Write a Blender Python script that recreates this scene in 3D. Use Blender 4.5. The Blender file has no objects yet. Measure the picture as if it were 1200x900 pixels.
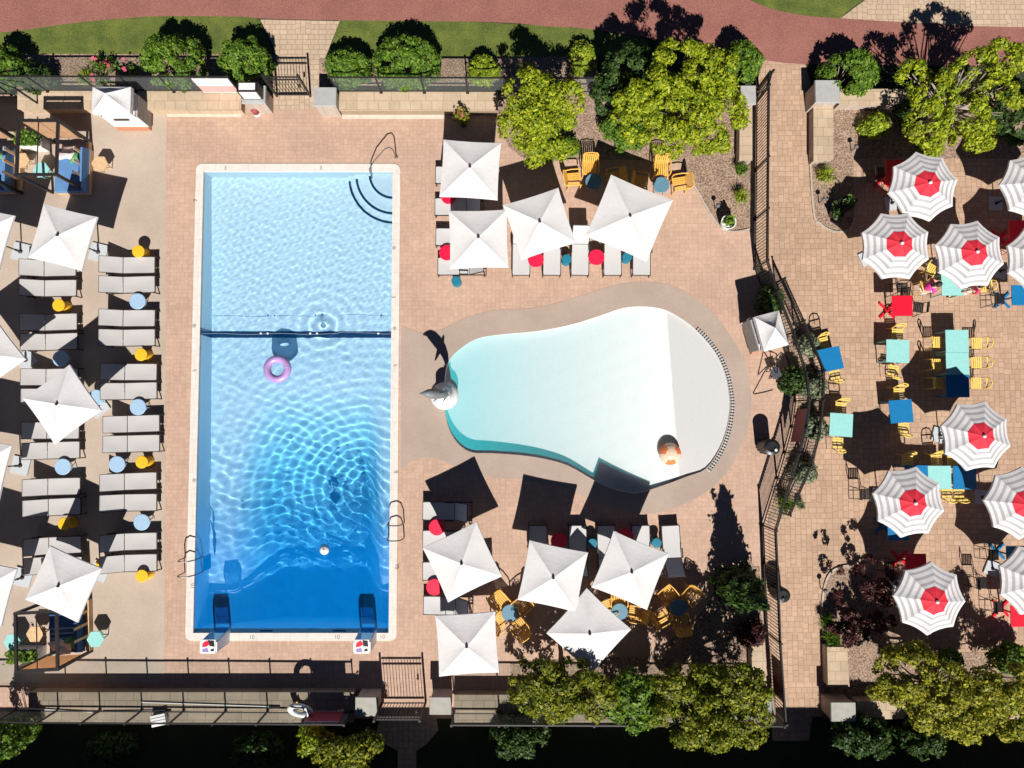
import bpy, bmesh, math, random
from mathutils import Vector, Matrix
from mathutils.geometry import tessellate_polygon
R = math.radians
rnd = random.Random(7)
sc = bpy.context.scene
C = sc.collection

# ------------------------------------------------------------------ camera
FPX, TILT, H = 850.0, R(3.0), 26.0
CF = Vector((0, math.sin(TILT), -math.cos(TILT)))
CU = Vector((0, math.cos(TILT), math.sin(TILT)))
cam = bpy.data.cameras.new('camera'); camo = bpy.data.objects.new('camera', cam); C.objects.link(camo)
camo.location = (0, 0, H); camo.rotation_euler = (TILT, 0, 0)
cam.sensor_width = 36; cam.lens = FPX / 1200 * 36; cam.clip_end = 2000; cam.clip_start = 0.5
sc.camera = camo
def at(px, py, h=0.0):
    """the point at height h whose place in the 1200x900 photograph is (px, py)"""
    d = CF * FPX + Vector((1, 0, 0)) * (px - 600) - CU * (py - 450)
    t = (h - H) / d.z
    p = Vector((0, 0, H)) + d * t
    return Vector((p.x, p.y, h))

# ------------------------------------------------------------------ light
SUN = Vector((-0.085, 1.0, -1.03)).normalized()
elev = math.asin(-SUN.z)
w = bpy.data.worlds.new('World'); sc.world = w; w.use_nodes = True
nt = w.node_tree
sky = nt.nodes.new('ShaderNodeTexSky'); sky.sky_type = 'NISHITA'; sky.sun_disc = False
sky.sun_elevation = elev; sky.sun_rotation = math.atan2(-SUN.x, -SUN.y)
sky.altitude = 4000; sky.air_density = 0.42; sky.dust_density = 0.0; sky.ozone_density = 6.0
nt.links.new(sky.outputs[0], nt.nodes['Background'].inputs[0])
nt.nodes['Background'].inputs[1].default_value = 0.05
sl = bpy.data.lights.new('sun', 'SUN'); sl.energy = 5.0; sl.angle = R(0.5); sl.color = (1.0, 0.955, 0.89)
sl.cycles.is_caustics_light = True
so = bpy.data.objects.new('sun', sl); C.objects.link(so); so.rotation_euler = SUN.to_track_quat('-Z', 'Y').to_euler()
so.location = (0, -30, 40)
sc.view_settings.view_transform = 'Standard'; sc.view_settings.look = 'None'
sc.view_settings.gamma = 1; sc.view_settings.exposure = 0.45
sc.render.engine = 'CYCLES'
sc.cycles.use_denoising = True
sc.cycles.max_bounces = 10; sc.cycles.transparent_max_bounces = 12
sc.cycles.diffuse_bounces = 3; sc.cycles.sample_clamp_indirect = 4

# ------------------------------------------------------------------ materials
MATS = {}
def nodes(name):
    m = bpy.data.materials.new(name); m.use_nodes = True
    t = m.node_tree
    return m, t, t.nodes['Principled BSDF'], t.nodes['Material Output']
def pm(name, col, rough=0.6, var=0.10, scale=6.0, metal=0.0, bump=0.0, bscale=60.0, transl=0.0, spec=0.5):
    """plain procedural material: base colour with noise mottling, optional bump and translucency"""
    if name in MATS: return MATS[name]
    m, t, b, out = nodes(name)
    tc = t.nodes.new('ShaderNodeTexCoord'); nz = t.nodes.new('ShaderNodeTexNoise')
    nz.inputs['Scale'].default_value = scale; nz.inputs['Detail'].default_value = 6
    t.links.new(tc.outputs['Object'], nz.inputs['Vector'])
    rp = t.nodes.new('ShaderNodeValToRGB')
    rp.color_ramp.elements[0].position = .3; rp.color_ramp.elements[1].position = .7
    rp.color_ramp.elements[0].color = (*[c * (1 - var) for c in col], 1)
    rp.color_ramp.elements[1].color = (*[min(1, c * (1 + var)) for c in col], 1)
    t.links.new(nz.outputs['Fac'], rp.inputs[0]); t.links.new(rp.outputs[0], b.inputs['Base Color'])
    b.inputs['Roughness'].default_value = rough; b.inputs['Metallic'].default_value = metal
    b.inputs['Specular IOR Level'].default_value = spec
    if bump:
        n2 = t.nodes.new('ShaderNodeTexNoise'); n2.inputs['Scale'].default_value = bscale
        t.links.new(tc.outputs['Object'], n2.inputs['Vector'])
        bp = t.nodes.new('ShaderNodeBump'); bp.inputs['Strength'].default_value = bump; bp.inputs['Distance'].default_value = .02
        t.links.new(n2.outputs['Fac'], bp.inputs['Height']); t.links.new(bp.outputs[0], b.inputs['Normal'])
    if transl:
        tr = t.nodes.new('ShaderNodeBsdfTranslucent'); mx = t.nodes.new('ShaderNodeMixShader'); mx.inputs[0].default_value = transl
        t.links.new(rp.outputs[0], tr.inputs['Color'])
        t.links.new(b.outputs[0], mx.inputs[1]); t.links.new(tr.outputs[0], mx.inputs[2]); t.links.new(mx.outputs[0], out.inputs[0])
    MATS[name] = m
    return m
def ground_mat(name, c1, c2, scale=1.2, fine=60, c3=None, bump=.3, rough=.9, big=0.25):
    """soil, grass, mulch, asphalt, concrete: two noise scales in world space"""
    m, t, b, out = nodes(name)
    g = t.nodes.new('ShaderNodeNewGeometry')
    n1 = t.nodes.new('ShaderNodeTexNoise'); n1.inputs['Scale'].default_value = scale; n1.inputs['Detail'].default_value = 8; n1.inputs['Roughness'].default_value = .65
    n2 = t.nodes.new('ShaderNodeTexNoise'); n2.inputs['Scale'].default_value = fine; n2.inputs['Detail'].default_value = 3
    for n in (n1, n2): t.links.new(g.outputs['Position'], n.inputs['Vector'])
    mx = t.nodes.new('ShaderNodeMix'); mx.data_type = 'FLOAT'; mx.inputs[0].default_value = 1 - big
    t.links.new(n1.outputs['Fac'], mx.inputs[2]); t.links.new(n2.outputs['Fac'], mx.inputs[3])
    rp = t.nodes.new('ShaderNodeValToRGB'); e = rp.color_ramp.elements
    e[0].position = .36; e[1].position = .64; e[0].color = (*c1, 1); e[1].color = (*c2, 1)
    if c3: x = e.new(.5); x.color = (*c3, 1)
    t.links.new(mx.outputs[0], rp.inputs[0]); t.links.new(rp.outputs[0], b.inputs['Base Color'])
    b.inputs['Roughness'].default_value = rough
    if bump:
        bp = t.nodes.new('ShaderNodeBump'); bp.inputs['Strength'].default_value = bump; bp.inputs['Distance'].default_value = .03
        t.links.new(n2.outputs['Fac'], bp.inputs['Height']); t.links.new(bp.outputs[0], b.inputs['Normal'])
    return m
def paver_mat(name, c1, c2, mortar, bw=.30, bh=.20, msize=.010, rot=0.0, stain=.13, mixed=True):
    m, t, b, out = nodes(name)
    g = t.nodes.new('ShaderNodeNewGeometry'); mp = t.nodes.new('ShaderNodeMapping'); mp.inputs['Rotation'].default_value = (0, 0, rot)
    t.links.new(g.outputs['Position'], mp.inputs['Vector'])
    src = [mp.outputs[0]]
    def brick(w_, h_, off, sq, sqf):
        br = t.nodes.new('ShaderNodeTexBrick'); br.offset = off; br.squash = sq; br.squash_frequency = sqf
        br.inputs['Color1'].default_value = (*c1, 1); br.inputs['Color2'].default_value = (*c2, 1); br.inputs['Mortar'].default_value = (*mortar, 1)
        br.inputs['Scale'].default_value = 1; br.inputs['Mortar Size'].default_value = msize; br.inputs['Mortar Smooth'].default_value = .3
        br.inputs['Brick Width'].default_value = w_; br.inputs['Row Height'].default_value = h_; br.inputs['Bias'].default_value = -.1
        t.links.new(src[0], br.inputs['Vector'])
        return br
    if mixed:
        sn = t.nodes.new('ShaderNodeVectorMath'); sn.operation = 'SNAP'; sn.inputs[1].default_value = (bw * 2, bw * 2, 1e4)
        t.links.new(mp.outputs[0], sn.inputs[0]); wn = t.nodes.new('ShaderNodeTexWhiteNoise'); wn.noise_dimensions = '2D'; t.links.new(sn.outputs[0], wn.inputs['Vector'])
        gt = t.nodes.new('ShaderNodeMath'); gt.operation = 'GREATER_THAN'; gt.inputs[1].default_value = .55; t.links.new(wn.outputs['Value'], gt.inputs[0])
        rt = t.nodes.new('ShaderNodeMapping'); rt.inputs['Rotation'].default_value = (0, 0, R(90)); t.links.new(mp.outputs[0], rt.inputs['Vector'])
        mv = t.nodes.new('ShaderNodeMix'); mv.data_type = 'VECTOR'; t.links.new(gt.outputs[0], mv.inputs[0]); t.links.new(mp.outputs[0], mv.inputs[4]); t.links.new(rt.outputs[0], mv.inputs[5])
        src[0] = mv.outputs[1]
    br = brick(bw, bh, .5, .62 if not mixed else .72, 2)
    n1 = t.nodes.new('ShaderNodeTexNoise'); n1.inputs['Scale'].default_value = .55; n1.inputs['Detail'].default_value = 7; n1.inputs['Roughness'].default_value = .6
    n2 = t.nodes.new('ShaderNodeTexNoise'); n2.inputs['Scale'].default_value = 5.0; n2.inputs['Detail'].default_value = 5
    for n in (n1, n2): t.links.new(g.outputs['Position'], n.inputs['Vector'])
    def mul(col_out, noise, lo, hi):
        mr = t.nodes.new('ShaderNodeMapRange'); mr.inputs['From Min'].default_value = .3; mr.inputs['From Max'].default_value = .7
        mr.inputs['To Min'].default_value = lo; mr.inputs['To Max'].default_value = hi
        t.links.new(noise.outputs['Fac'], mr.inputs['Value'])
        mm = t.nodes.new('ShaderNodeMix'); mm.data_type = 'RGBA'; mm.blend_type = 'MULTIPLY'; mm.inputs[0].default_value = 1
        cb = t.nodes.new('ShaderNodeCombineColor')
        for k in range(3): t.links.new(mr.outputs[0], cb.inputs[k])
        t.links.new(col_out, mm.inputs[6]); t.links.new(cb.outputs[0], mm.inputs[7])
        return mm.outputs[2]
    o = mul(br.outputs['Color'], n1, 1 - stain, 1 + stain * .7)
    o = mul(o, n2, .93, 1.06)
    t.links.new(o, b.inputs['Base Color']); b.inputs['Roughness'].default_value = .85
    bp = t.nodes.new('ShaderNodeBump'); bp.inputs['Strength'].default_value = .25; bp.inputs['Distance'].default_value = .006; bp.invert = True
    t.links.new(br.outputs['Fac'], bp.inputs['Height']); t.links.new(bp.outputs[0], b.inputs['Normal'])
    return m
def leaf_mat(name, c1, c2, c3=None, transl=.35):
    """each leaf island picks its own green"""
    m, t, b, out = nodes(name)
    g = t.nodes.new('ShaderNodeNewGeometry'); rp = t.nodes.new('ShaderNodeValToRGB'); e = rp.color_ramp.elements
    e[0].color = (*c1, 1); e[1].color = (*c2, 1)
    if c3: x = e.new(.55); x.color = (*c3, 1)
    t.links.new(g.outputs['Random Per Island'], rp.inputs[0]); t.links.new(rp.outputs[0], b.inputs['Base Color'])
    b.inputs['Roughness'].default_value = .55; b.inputs['Specular IOR Level'].default_value = .35
    tr = t.nodes.new('ShaderNodeBsdfTranslucent'); mx = t.nodes.new('ShaderNodeMixShader'); mx.inputs[0].default_value = transl
    t.links.new(rp.outputs[0], tr.inputs['Color'])
    t.links.new(b.outputs[0], mx.inputs[1]); t.links.new(tr.outputs[0], mx.inputs[2]); t.links.new(mx.outputs[0], out.inputs[0])
    return m

M_ground = ground_mat('soil_ground', (.016, .022, .008), (.04, .05, .018), .5, 25)
M_grass = ground_mat('lawn_grass', (.022, .05, .005), (.18, .20, .03), 1.6, 34, (.095, .125, .018), .9, big=.40)
M_mulch = ground_mat('wood_mulch', (.12, .075, .055), (.44, .315, .235), 2.5, 17, (.27, .185, .132), .9, big=.25)
M_asphalt = ground_mat('red_asphalt', (.185, .07, .055), (.335, .14, .112), .7, 24, (.25, .10, .08), bump=.2, big=.35)
M_conc = ground_mat('deck_concrete', (.37, .295, .235), (.47, .385, .315), .45, 14, bump=.05, big=.75)
M_surr = ground_mat('surround_concrete', (.325, .252, .207), (.41, .32, .268), .5, 16, bump=.05, big=.75)
M_pav = paver_mat('tan_pavers', (.50, .335, .25), (.445, .297, .22), (.385, .253, .186), .225, .15, .008)
M_pav2 = paver_mat('patio_pavers', (.475, .318, .222), (.39, .255, .175), (.27, .172, .112), .285, .19, .010)
M_pav3 = paver_mat('verge_pavers', (.50, .375, .265), (.43, .32, .225), (.29, .21, .145), .285, .19, .012)
M_kerb = pm('pale_kerb', (.58, .50, .42), .8, .12, 5)
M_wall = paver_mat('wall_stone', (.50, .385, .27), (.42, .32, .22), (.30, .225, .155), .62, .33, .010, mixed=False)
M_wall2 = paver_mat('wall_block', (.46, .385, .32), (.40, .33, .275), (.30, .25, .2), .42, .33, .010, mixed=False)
M_wall3 = paver_mat('dark_wall_stone', (.29, .235, .17), (.24, .19, .14), (.16, .125, .09), .62, .33, .012, mixed=False, stain=.2)  # darker stone tone for the bottom walls
M_cap = pm('grey_cap_stone', (.36, .36, .355), .75, .08, 5)
M_capd = pm('dark_cap_stone', (.33, .325, .29), .75, .10, 5)
M_canvas = pm('white_canvas', (.675, .662, .662), .85, .03, 3, bump=.35, bscale=7, transl=.08)
M_grey = pm('grey_canvas', (.40, .39, .41), .85, .03, 3, transl=.05)
M_redcv = pm('red_canvas', (.72, .025, .05), .8, .05, 3, transl=.05)
M_sling = pm('grey_sling', (.445, .43, .425), .8, .03, 30)
M_slingw = pm('white_sling', (.50, .495, .495), .8, .03, 30)
M_dark = pm('dark_metal', (.020, .018, .018), .45, .2, 20, spec=.4)
M_bronze = pm('bronze_metal', (.035, .026, .022), .45, .2, 20)
M_steel = pm('steel_rail', (.13, .12, .115), .42, .05, 20, metal=.3)
M_slab = pm('granite_slab', (.46, .49, .52), .6, .10, 40)
M_ltblue = pm('pale_blue_paint', (.31, .46, .62), .5, .05, 8)
M_yellow = pm('yellow_paint', (.80, .44, .02), .45, .07, 8)
M_amber = pm('amber_resin', (.72, .40, .075), .5, .08, 8)
M_red = pm('red_paint', (.80, .005, .028), .45, .06, 8)
M_redd = pm('crimson_resin', (.80, .006, .05), .45, .06, 8)
M_teal = pm('teal_resin', (.01, .16, .24), .45, .08, 8)
M_stealb = pm('steel_blue_paint', (.10, .22, .30), .5, .08, 8)
M_blue = pm('blue_paint', (.003, .16, .38), .45, .05, 8)
M_aqua = pm('aqua_paint', (.27, .58, .56), .5, .05, 8)
M_tan = pm('tan_wood', (.60, .40, .22), .6, .12, 10)
M_wood = pm('brown_wood', (.28, .13, .06), .6, .2, 12)
M_terra = pm('terracotta_board', (.48, .20, .11), .7, .1, 12)
M_white = pm('white_paint', (.70, .69, .68), .5, .02, 8)
M_black = pm('black_plastic', (.012, .012, .014), .4, .2, 8)
M_navy = pm('navy_cushion', (.03, .10, .26), .85, .1, 6)
M_denim = pm('blue_cushion', (.09, .21, .42), .85, .1, 6)
M_pillow = pm('pillow_pattern', (.62, .56, .60), .85, .3, 14)
M_green = pm('green_pillow', (.10, .33, .13), .85, .15, 12)
M_panel = pm('tan_screen', (.76, .52, .33), .75, .08, 6, transl=.6)
M_bark = pm('bark', (.30, .25, .20), .9, .3, 14, bump=.5, bscale=30)
M_sign = pm('maroon_board', (.26, .045, .05), .6, .15, 6)
M_banner = pm('red_banner', (.34, .03, .05), .6, .15, 6)
M_pink = pm('pink_banner', (.75, .36, .34), .7, .06, 6)
M_skin = pm('skin', (.58, .33, .23), .55, .06, 20)
M_hair = pm('dark_hair', (.02, .013, .01), .6, .2, 40)
M_pinkc = pm('pink_cloth', (.75, .05, .34), .85, .08, 20)
M_redc = pm('rose_cloth', (.70, .06, .13), .85, .08, 20)
M_whitec = pm('white_cloth', (.75, .74, .73), .85, .04, 20)
M_dolph = pm('dolphin_grey', (.16, .17, .18), .5, .25, 8)
M_tile = pm('navy_tile', (.004, .022, .06), .3, .1, 40)
M_coping = paver_mat('white_coping', (.66, .605, .56), (.63, .575, .53), (.50, .45, .41), .60, .60, .006, stain=.05, mixed=False)
M_grate = pm('black_grate', (.012, .012, .012), .6, .2, 20)
M_plaster = pm('white_plaster', (.80, .80, .80), .7, .02, 3)

def glass_rail():
    m, t, b, out = nodes('rail_glass')
    tr = t.nodes.new('ShaderNodeBsdfTransparent'); tr.inputs[0].default_value = (.95, .97, .97, 1)
    b.inputs['Base Color'].default_value = (.5, .55, .55, 1); b.inputs['Roughness'].default_value = .15
    mx = t.nodes.new('ShaderNodeMixShader'); mx.inputs[0].default_value = .07
    t.links.new(tr.outputs[0], mx.inputs[1]); t.links.new(b.outputs[0], mx.inputs[2]); t.links.new(mx.outputs[0], out.inputs[0])
    return m
M_glass = glass_rail()
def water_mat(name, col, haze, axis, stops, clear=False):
    """refracting water; a diffuse colour mixed in along the pool stands in for light scattered back up"""
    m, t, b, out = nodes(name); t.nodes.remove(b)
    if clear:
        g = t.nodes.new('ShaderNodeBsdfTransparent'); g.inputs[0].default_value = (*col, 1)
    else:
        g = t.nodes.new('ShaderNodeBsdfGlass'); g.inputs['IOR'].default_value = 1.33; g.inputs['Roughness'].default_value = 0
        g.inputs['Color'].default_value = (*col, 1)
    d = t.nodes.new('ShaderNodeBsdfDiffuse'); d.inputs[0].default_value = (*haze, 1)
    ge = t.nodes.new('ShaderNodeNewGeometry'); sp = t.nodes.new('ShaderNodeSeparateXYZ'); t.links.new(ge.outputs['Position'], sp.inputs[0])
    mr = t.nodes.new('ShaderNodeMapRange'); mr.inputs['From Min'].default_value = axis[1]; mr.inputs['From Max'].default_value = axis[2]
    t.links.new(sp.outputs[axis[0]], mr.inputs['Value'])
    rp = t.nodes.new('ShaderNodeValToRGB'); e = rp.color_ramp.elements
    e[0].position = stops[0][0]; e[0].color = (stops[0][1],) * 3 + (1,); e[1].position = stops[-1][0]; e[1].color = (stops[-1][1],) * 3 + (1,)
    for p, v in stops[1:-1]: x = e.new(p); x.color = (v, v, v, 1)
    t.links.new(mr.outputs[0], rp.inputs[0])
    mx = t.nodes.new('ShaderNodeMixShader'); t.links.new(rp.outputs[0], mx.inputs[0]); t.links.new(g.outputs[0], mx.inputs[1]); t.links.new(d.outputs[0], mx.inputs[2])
    last = mx.outputs[0]
    if clear:
        gl = t.nodes.new('ShaderNodeBsdfGlossy'); gl.inputs['Roughness'].default_value = .03; fr = t.nodes.new('ShaderNodeFresnel'); fr.inputs[0].default_value = 1.33
        m2 = t.nodes.new('ShaderNodeMixShader'); t.links.new(fr.outputs[0], m2.inputs[0]); t.links.new(last, m2.inputs[1]); t.links.new(gl.outputs[0], m2.inputs[2]); last = m2.outputs[0]
    t.links.new(last, out.inputs[0])
    return m
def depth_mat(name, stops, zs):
    """floor colour graded by depth, standing in for light the water absorbs and scatters"""
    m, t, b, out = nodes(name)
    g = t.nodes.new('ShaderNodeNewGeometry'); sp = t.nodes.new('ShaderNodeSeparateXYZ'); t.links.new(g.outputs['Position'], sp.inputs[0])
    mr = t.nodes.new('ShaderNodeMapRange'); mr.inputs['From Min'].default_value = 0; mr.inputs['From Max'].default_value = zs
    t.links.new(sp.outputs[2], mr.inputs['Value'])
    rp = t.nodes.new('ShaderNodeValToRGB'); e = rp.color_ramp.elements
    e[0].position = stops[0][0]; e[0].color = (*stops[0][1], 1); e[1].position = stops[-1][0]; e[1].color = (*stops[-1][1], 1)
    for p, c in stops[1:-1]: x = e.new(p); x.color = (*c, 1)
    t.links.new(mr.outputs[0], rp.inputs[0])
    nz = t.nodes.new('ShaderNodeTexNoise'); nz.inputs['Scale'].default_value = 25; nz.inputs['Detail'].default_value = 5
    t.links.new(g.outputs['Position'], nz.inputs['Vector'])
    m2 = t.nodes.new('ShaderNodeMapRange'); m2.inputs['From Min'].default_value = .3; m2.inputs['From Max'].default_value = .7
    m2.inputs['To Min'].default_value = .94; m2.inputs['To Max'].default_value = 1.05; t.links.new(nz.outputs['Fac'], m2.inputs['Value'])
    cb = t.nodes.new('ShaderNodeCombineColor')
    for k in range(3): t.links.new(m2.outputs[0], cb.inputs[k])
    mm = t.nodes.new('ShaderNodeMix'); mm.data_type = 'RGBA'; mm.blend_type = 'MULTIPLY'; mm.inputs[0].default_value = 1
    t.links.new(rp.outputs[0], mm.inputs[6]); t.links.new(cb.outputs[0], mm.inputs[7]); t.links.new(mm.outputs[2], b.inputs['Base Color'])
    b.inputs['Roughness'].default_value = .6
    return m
M_pool = depth_mat('pool_depth_tint', [(.0, (.70, .82, .86)), (.3, (.66, .80, .86)), (.5, (.58, .80, .92)), (.62, (.34, .76, .96)), (.8, (.16, .68, .97)), (1, (.07, .58, .95))], -3.0)  # water's absorption of light put into the floor colour by depth
M_wade = depth_mat('wading_depth_tint', [(.0, (.51, .51, .51)), (.161, (.51, .51, .51)), (.165, (.70, .69, .69)), (.5, (.66, .60, .61)), (.8, (.65, .54, .555)), (1, (.64, .50, .52))], -.55)  # dry beach step, then a depth tint offsetting the cyan water veil

# ------------------------------------------------------------------ mesh builder
class MB:
    def __init__(s): s.v = []; s.f = []; s.mi = []; s.cur = 0
    def add(s, vs, fs):
        n = len(s.v); s.v += [tuple(v) for v in vs]; s.f += [tuple(i + n for i in f) for f in fs]; s.mi += [s.cur] * len(fs); return s
    def hexa(s, p):
        return s.add(p, [(3, 2, 1, 0), (4, 5, 6, 7), (0, 1, 5, 4), (1, 2, 6, 5), (2, 3, 7, 6), (3, 0, 4, 7)])
    def box(s, c, d, rz=0, ry=0, taper=0):
        x, y, z = d[0] / 2, d[1] / 2, d[2] / 2; k = 1 - taper
        m = Matrix.Translation(c) @ Matrix.Rotation(rz, 4, 'Z') @ Matrix.Rotation(ry, 4, 'Y')
        return s.hexa([m @ Vector(q) for q in ((-x, -y, -z), (x, -y, -z), (x, y, -z), (-x, y, -z), (-x * k, -y * k, z), (x * k, -y * k, z), (x * k, y * k, z), (-x * k, y * k, z))])
    def bar(s, a, b, wd, ht=None):
        """rectangular bar from a to b"""
        a, b = Vector(a), Vector(b); d = (b - a); L = d.length
        if L < 1e-6: return s
        d.normalize(); up = Vector((0, 0, 1)) if abs(d.z) < .95 else Vector((0, 1, 0))
        x = d.cross(up).normalized() * wd / 2; y = x.normalized().cross(d) * (ht or wd) / 2
        return s.hexa([a - x - y, a + x - y, a + x + y, a - x + y, b - x - y, b + x - y, b + x + y, b - x + y])
    def tube(s, pts, r, n=8, cap=True):
        pts = [Vector(p) for p in pts]; m = len(pts); rr = r if isinstance(r, (list, tuple)) else [r] * m
        vs = []; ref = None
        for i, p in enumerate(pts):
            d = (pts[min(i + 1, m - 1)] - pts[max(i - 1, 0)]).normalized()
            if ref is None: ref = Vector((0, 0, 1)) if abs(d.z) < .9 else Vector((1, 0, 0))
            x = d.cross(ref).normalized(); y = x.cross(d).normalized(); ref = y if abs(d.dot(y)) < .9 else ref
            for k in range(n):
                a = 2 * math.pi * k / n; vs.append(p + (x * math.cos(a) + y * math.sin(a)) * rr[i])
        fs = []
        for i in range(m - 1):
            for k in range(n): fs.append((i * n + k, i * n + (k + 1) % n, (i + 1) * n + (k + 1) % n, (i + 1) * n + k))
        if cap: fs += [tuple(range(n - 1, -1, -1)), tuple(range((m - 1) * n, m * n))]
        return s.add(vs, fs)
    def lathe(s, prof, n=20, c=(0, 0, 0), sx=1, sy=1):
        """profile [(r, z)] from bottom to top, turned about z"""
        vs = []; fs = []; m = len(prof)
        for r, z in prof:
            for k in range(n):
                a = 2 * math.pi * k / n; vs.append((c[0] + r * math.cos(a) * sx, c[1] + r * math.sin(a) * sy, c[2] + z))
        for i in range(m - 1):
            for k in range(n): fs.append((i * n + k, i * n + (k + 1) % n, (i + 1) * n + (k + 1) % n, (i + 1) * n + k))
        fs += [tuple(range(n - 1, -1, -1)), tuple(range((m - 1) * n, m * n))]
        return s.add(vs, fs)
    def torus(s, c, Rr, r, n=32, k=12):
        vs = []; fs = []
        for i in range(n):
            a = 2 * math.pi * i / n
            for j in range(k):
                b = 2 * math.pi * j / k; q = Rr + r * math.cos(b)
                vs.append((c[0] + q * math.cos(a), c[1] + q * math.sin(a), c[2] + r * math.sin(b)))
        for i in range(n):
            for j in range(k): fs.append((i * k + j, ((i + 1) % n) * k + j, ((i + 1) % n) * k + (j + 1) % k, i * k + (j + 1) % k))
        return s.add(vs, fs)
    def prism(s, poly, z0, z1):
        n = len(poly); vs = [(p[0], p[1], z0) for p in poly] + [(p[0], p[1], z1) for p in poly]
        area = sum(poly[i][0] * poly[(i + 1) % n][1] - poly[(i + 1) % n][0] * poly[i][1] for i in range(n))
        fs = []
        for i in range(n):
            j = (i + 1) % n; fs.append((i, j, n + j, n + i) if area > 0 else (j, i, n + i, n + j))
        for t in tessellate_polygon([[Vector((p[0], p[1], 0)) for p in poly]]):
            fs.append(tuple(n + i for i in t)); fs.append(tuple(reversed(t)))
        return s.add(vs, fs)
    def sheet(s, outer, holes=(), z=0.0):
        loops = [outer] + list(holes); vs = [(p[0], p[1], z) for l in loops for p in l]
        tri = tessellate_polygon([[Vector((p[0], p[1], 0)) for p in l] for l in loops])
        fs = []
        for t in tri:
            a, b, c = (Vector(vs[i]) for i in t)
            fs.append(t if (b - a).cross(c - a).z > 0 else (t[0], t[2], t[1]))
        return s.add(vs, fs)
    def build(s, name, mats, parent=None, smooth=False, loc=None, rz=0):
        me = bpy.data.meshes.new(name); me.from_pydata(s.v, [], s.f)
        for m in (mats if isinstance(mats, (list, tuple)) else [mats]): me.materials.append(m)
        if any(s.mi): me.polygons.foreach_set('material_index', s.mi)
        if smooth: me.polygons.foreach_set('use_smooth', [True] * len(me.polygons))
        me.update()
        o = bpy.data.objects.new(name, me); C.objects.link(o)
        if parent: o.parent = parent
        if loc is not None: o.location = loc
        o.rotation_euler.z = rz
        return o
def tag(o, label=None, cat=None, group=None, kind=None):
    if label: o['label'] = label
    if cat: o['category'] = cat
    if group: o['group'] = group
    if kind: o['kind'] = kind
    return o
def thing(name, label, cat, loc=(0, 0, 0), rz=0, group=None):
    o = bpy.data.objects.new(name, None); C.objects.link(o); o.empty_display_size = .2
    o.location = loc; o.rotation_euler = (0, 0, rz)
    return tag(o, label, cat, group)
KIDS = {}
def kids(o):
    if o.name not in KIDS: KIDS[o.name] = [c for c in C.objects if c.parent == o]
    return KIDS[o.name]
def dup(root, loc, rz, label, group=None):
    r = root.copy(); C.objects.link(r); r.location = loc; r.rotation_euler = (0, 0, rz); r['label'] = label
    if group: r['group'] = group
    for ch in kids(root):
        c = ch.copy(); C.objects.link(c); c.parent = r
        for g in kids(ch):
            d = g.copy(); C.objects.link(d); d.parent = c
    return r
class Proto:
    """build a thing the first time, copy it and its parts afterwards"""
    def __init__(s, fn): s.fn = fn; s.first = None
    def place(s, loc, rz, label, group):
        if s.first is None:
            s.first = s.fn(); o = s.first; o.location = loc; o.rotation_euler = (0, 0, rz); o['label'] = label; o['group'] = group
            return o
        return dup(s.first, loc, rz, label, group)
def struct(name, mb, m, smooth=False):
    return tag(mb.build(name, m, smooth=smooth), kind='structure')
def P2(pts, h=0.0): return [(lambda q: (q.x, q.y))(at(x, y, h)) for x, y in pts]
def curve(pts, n=4, closed=True):
    """Catmull-Rom smoothing of a 2D outline"""
    out = []; m = len(pts)
    for i in range(m if closed else m - 1):
        g = (lambda k: pts[k % m]) if closed else (lambda k: pts[max(0, min(m - 1, k))])
        p0, p1, p2, p3 = g(i - 1), g(i), g(i + 1), g(i + 2)
        for j in range(n):
            t = j / n; out.append(tuple(.5 * (2 * p1[k] + (p2[k] - p0[k]) * t + (2 * p0[k] - 5 * p1[k] + 4 * p2[k] - p3[k]) * t * t + (3 * p1[k] - p0[k] - 3 * p2[k] + p3[k]) * t ** 3) for k in range(2)))
    if not closed: out.append(tuple(pts[-1]))
    return out
ORD = ['first', 'second', 'third', 'fourth', 'fifth', 'sixth', 'seventh', 'eighth', 'ninth', 'tenth', 'eleventh', 'twelfth']

# ================================================================== THE SETTING
def ring(mb, outer, inner, z0, z1):
    mb.sheet(outer, [inner], z1)
    for loop, sgn in ((outer, 1), (inner, -1)):
        n = len(loop); area = sum(loop[i][0] * loop[(i + 1) % n][1] - loop[(i + 1) % n][0] * loop[i][1] for i in range(n))
        for i in range(n):
            a, b = loop[i], loop[(i + 1) % n]
            if (area > 0) != (sgn > 0): a, b = b, a
            mb.add([(a[0], a[1], z0), (b[0], b[1], z0), (b[0], b[1], z1), (a[0], a[1], z1)], [(0, 1, 2, 3)])
def rounded(x0, y0, x1, y1, r, n=6):
    out = []
    for cx, cy, a0 in ((x1 - r, y1 - r, 0), (x0 + r, y1 - r, 90), (x0 + r, y0 + r, 180), (x1 - r, y0 + r, 270)):
        for k in range(n + 1):
            a = R(a0 + 90 * k / n); out.append((cx + r * math.cos(a), cy + r * math.sin(a)))
    return out
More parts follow.
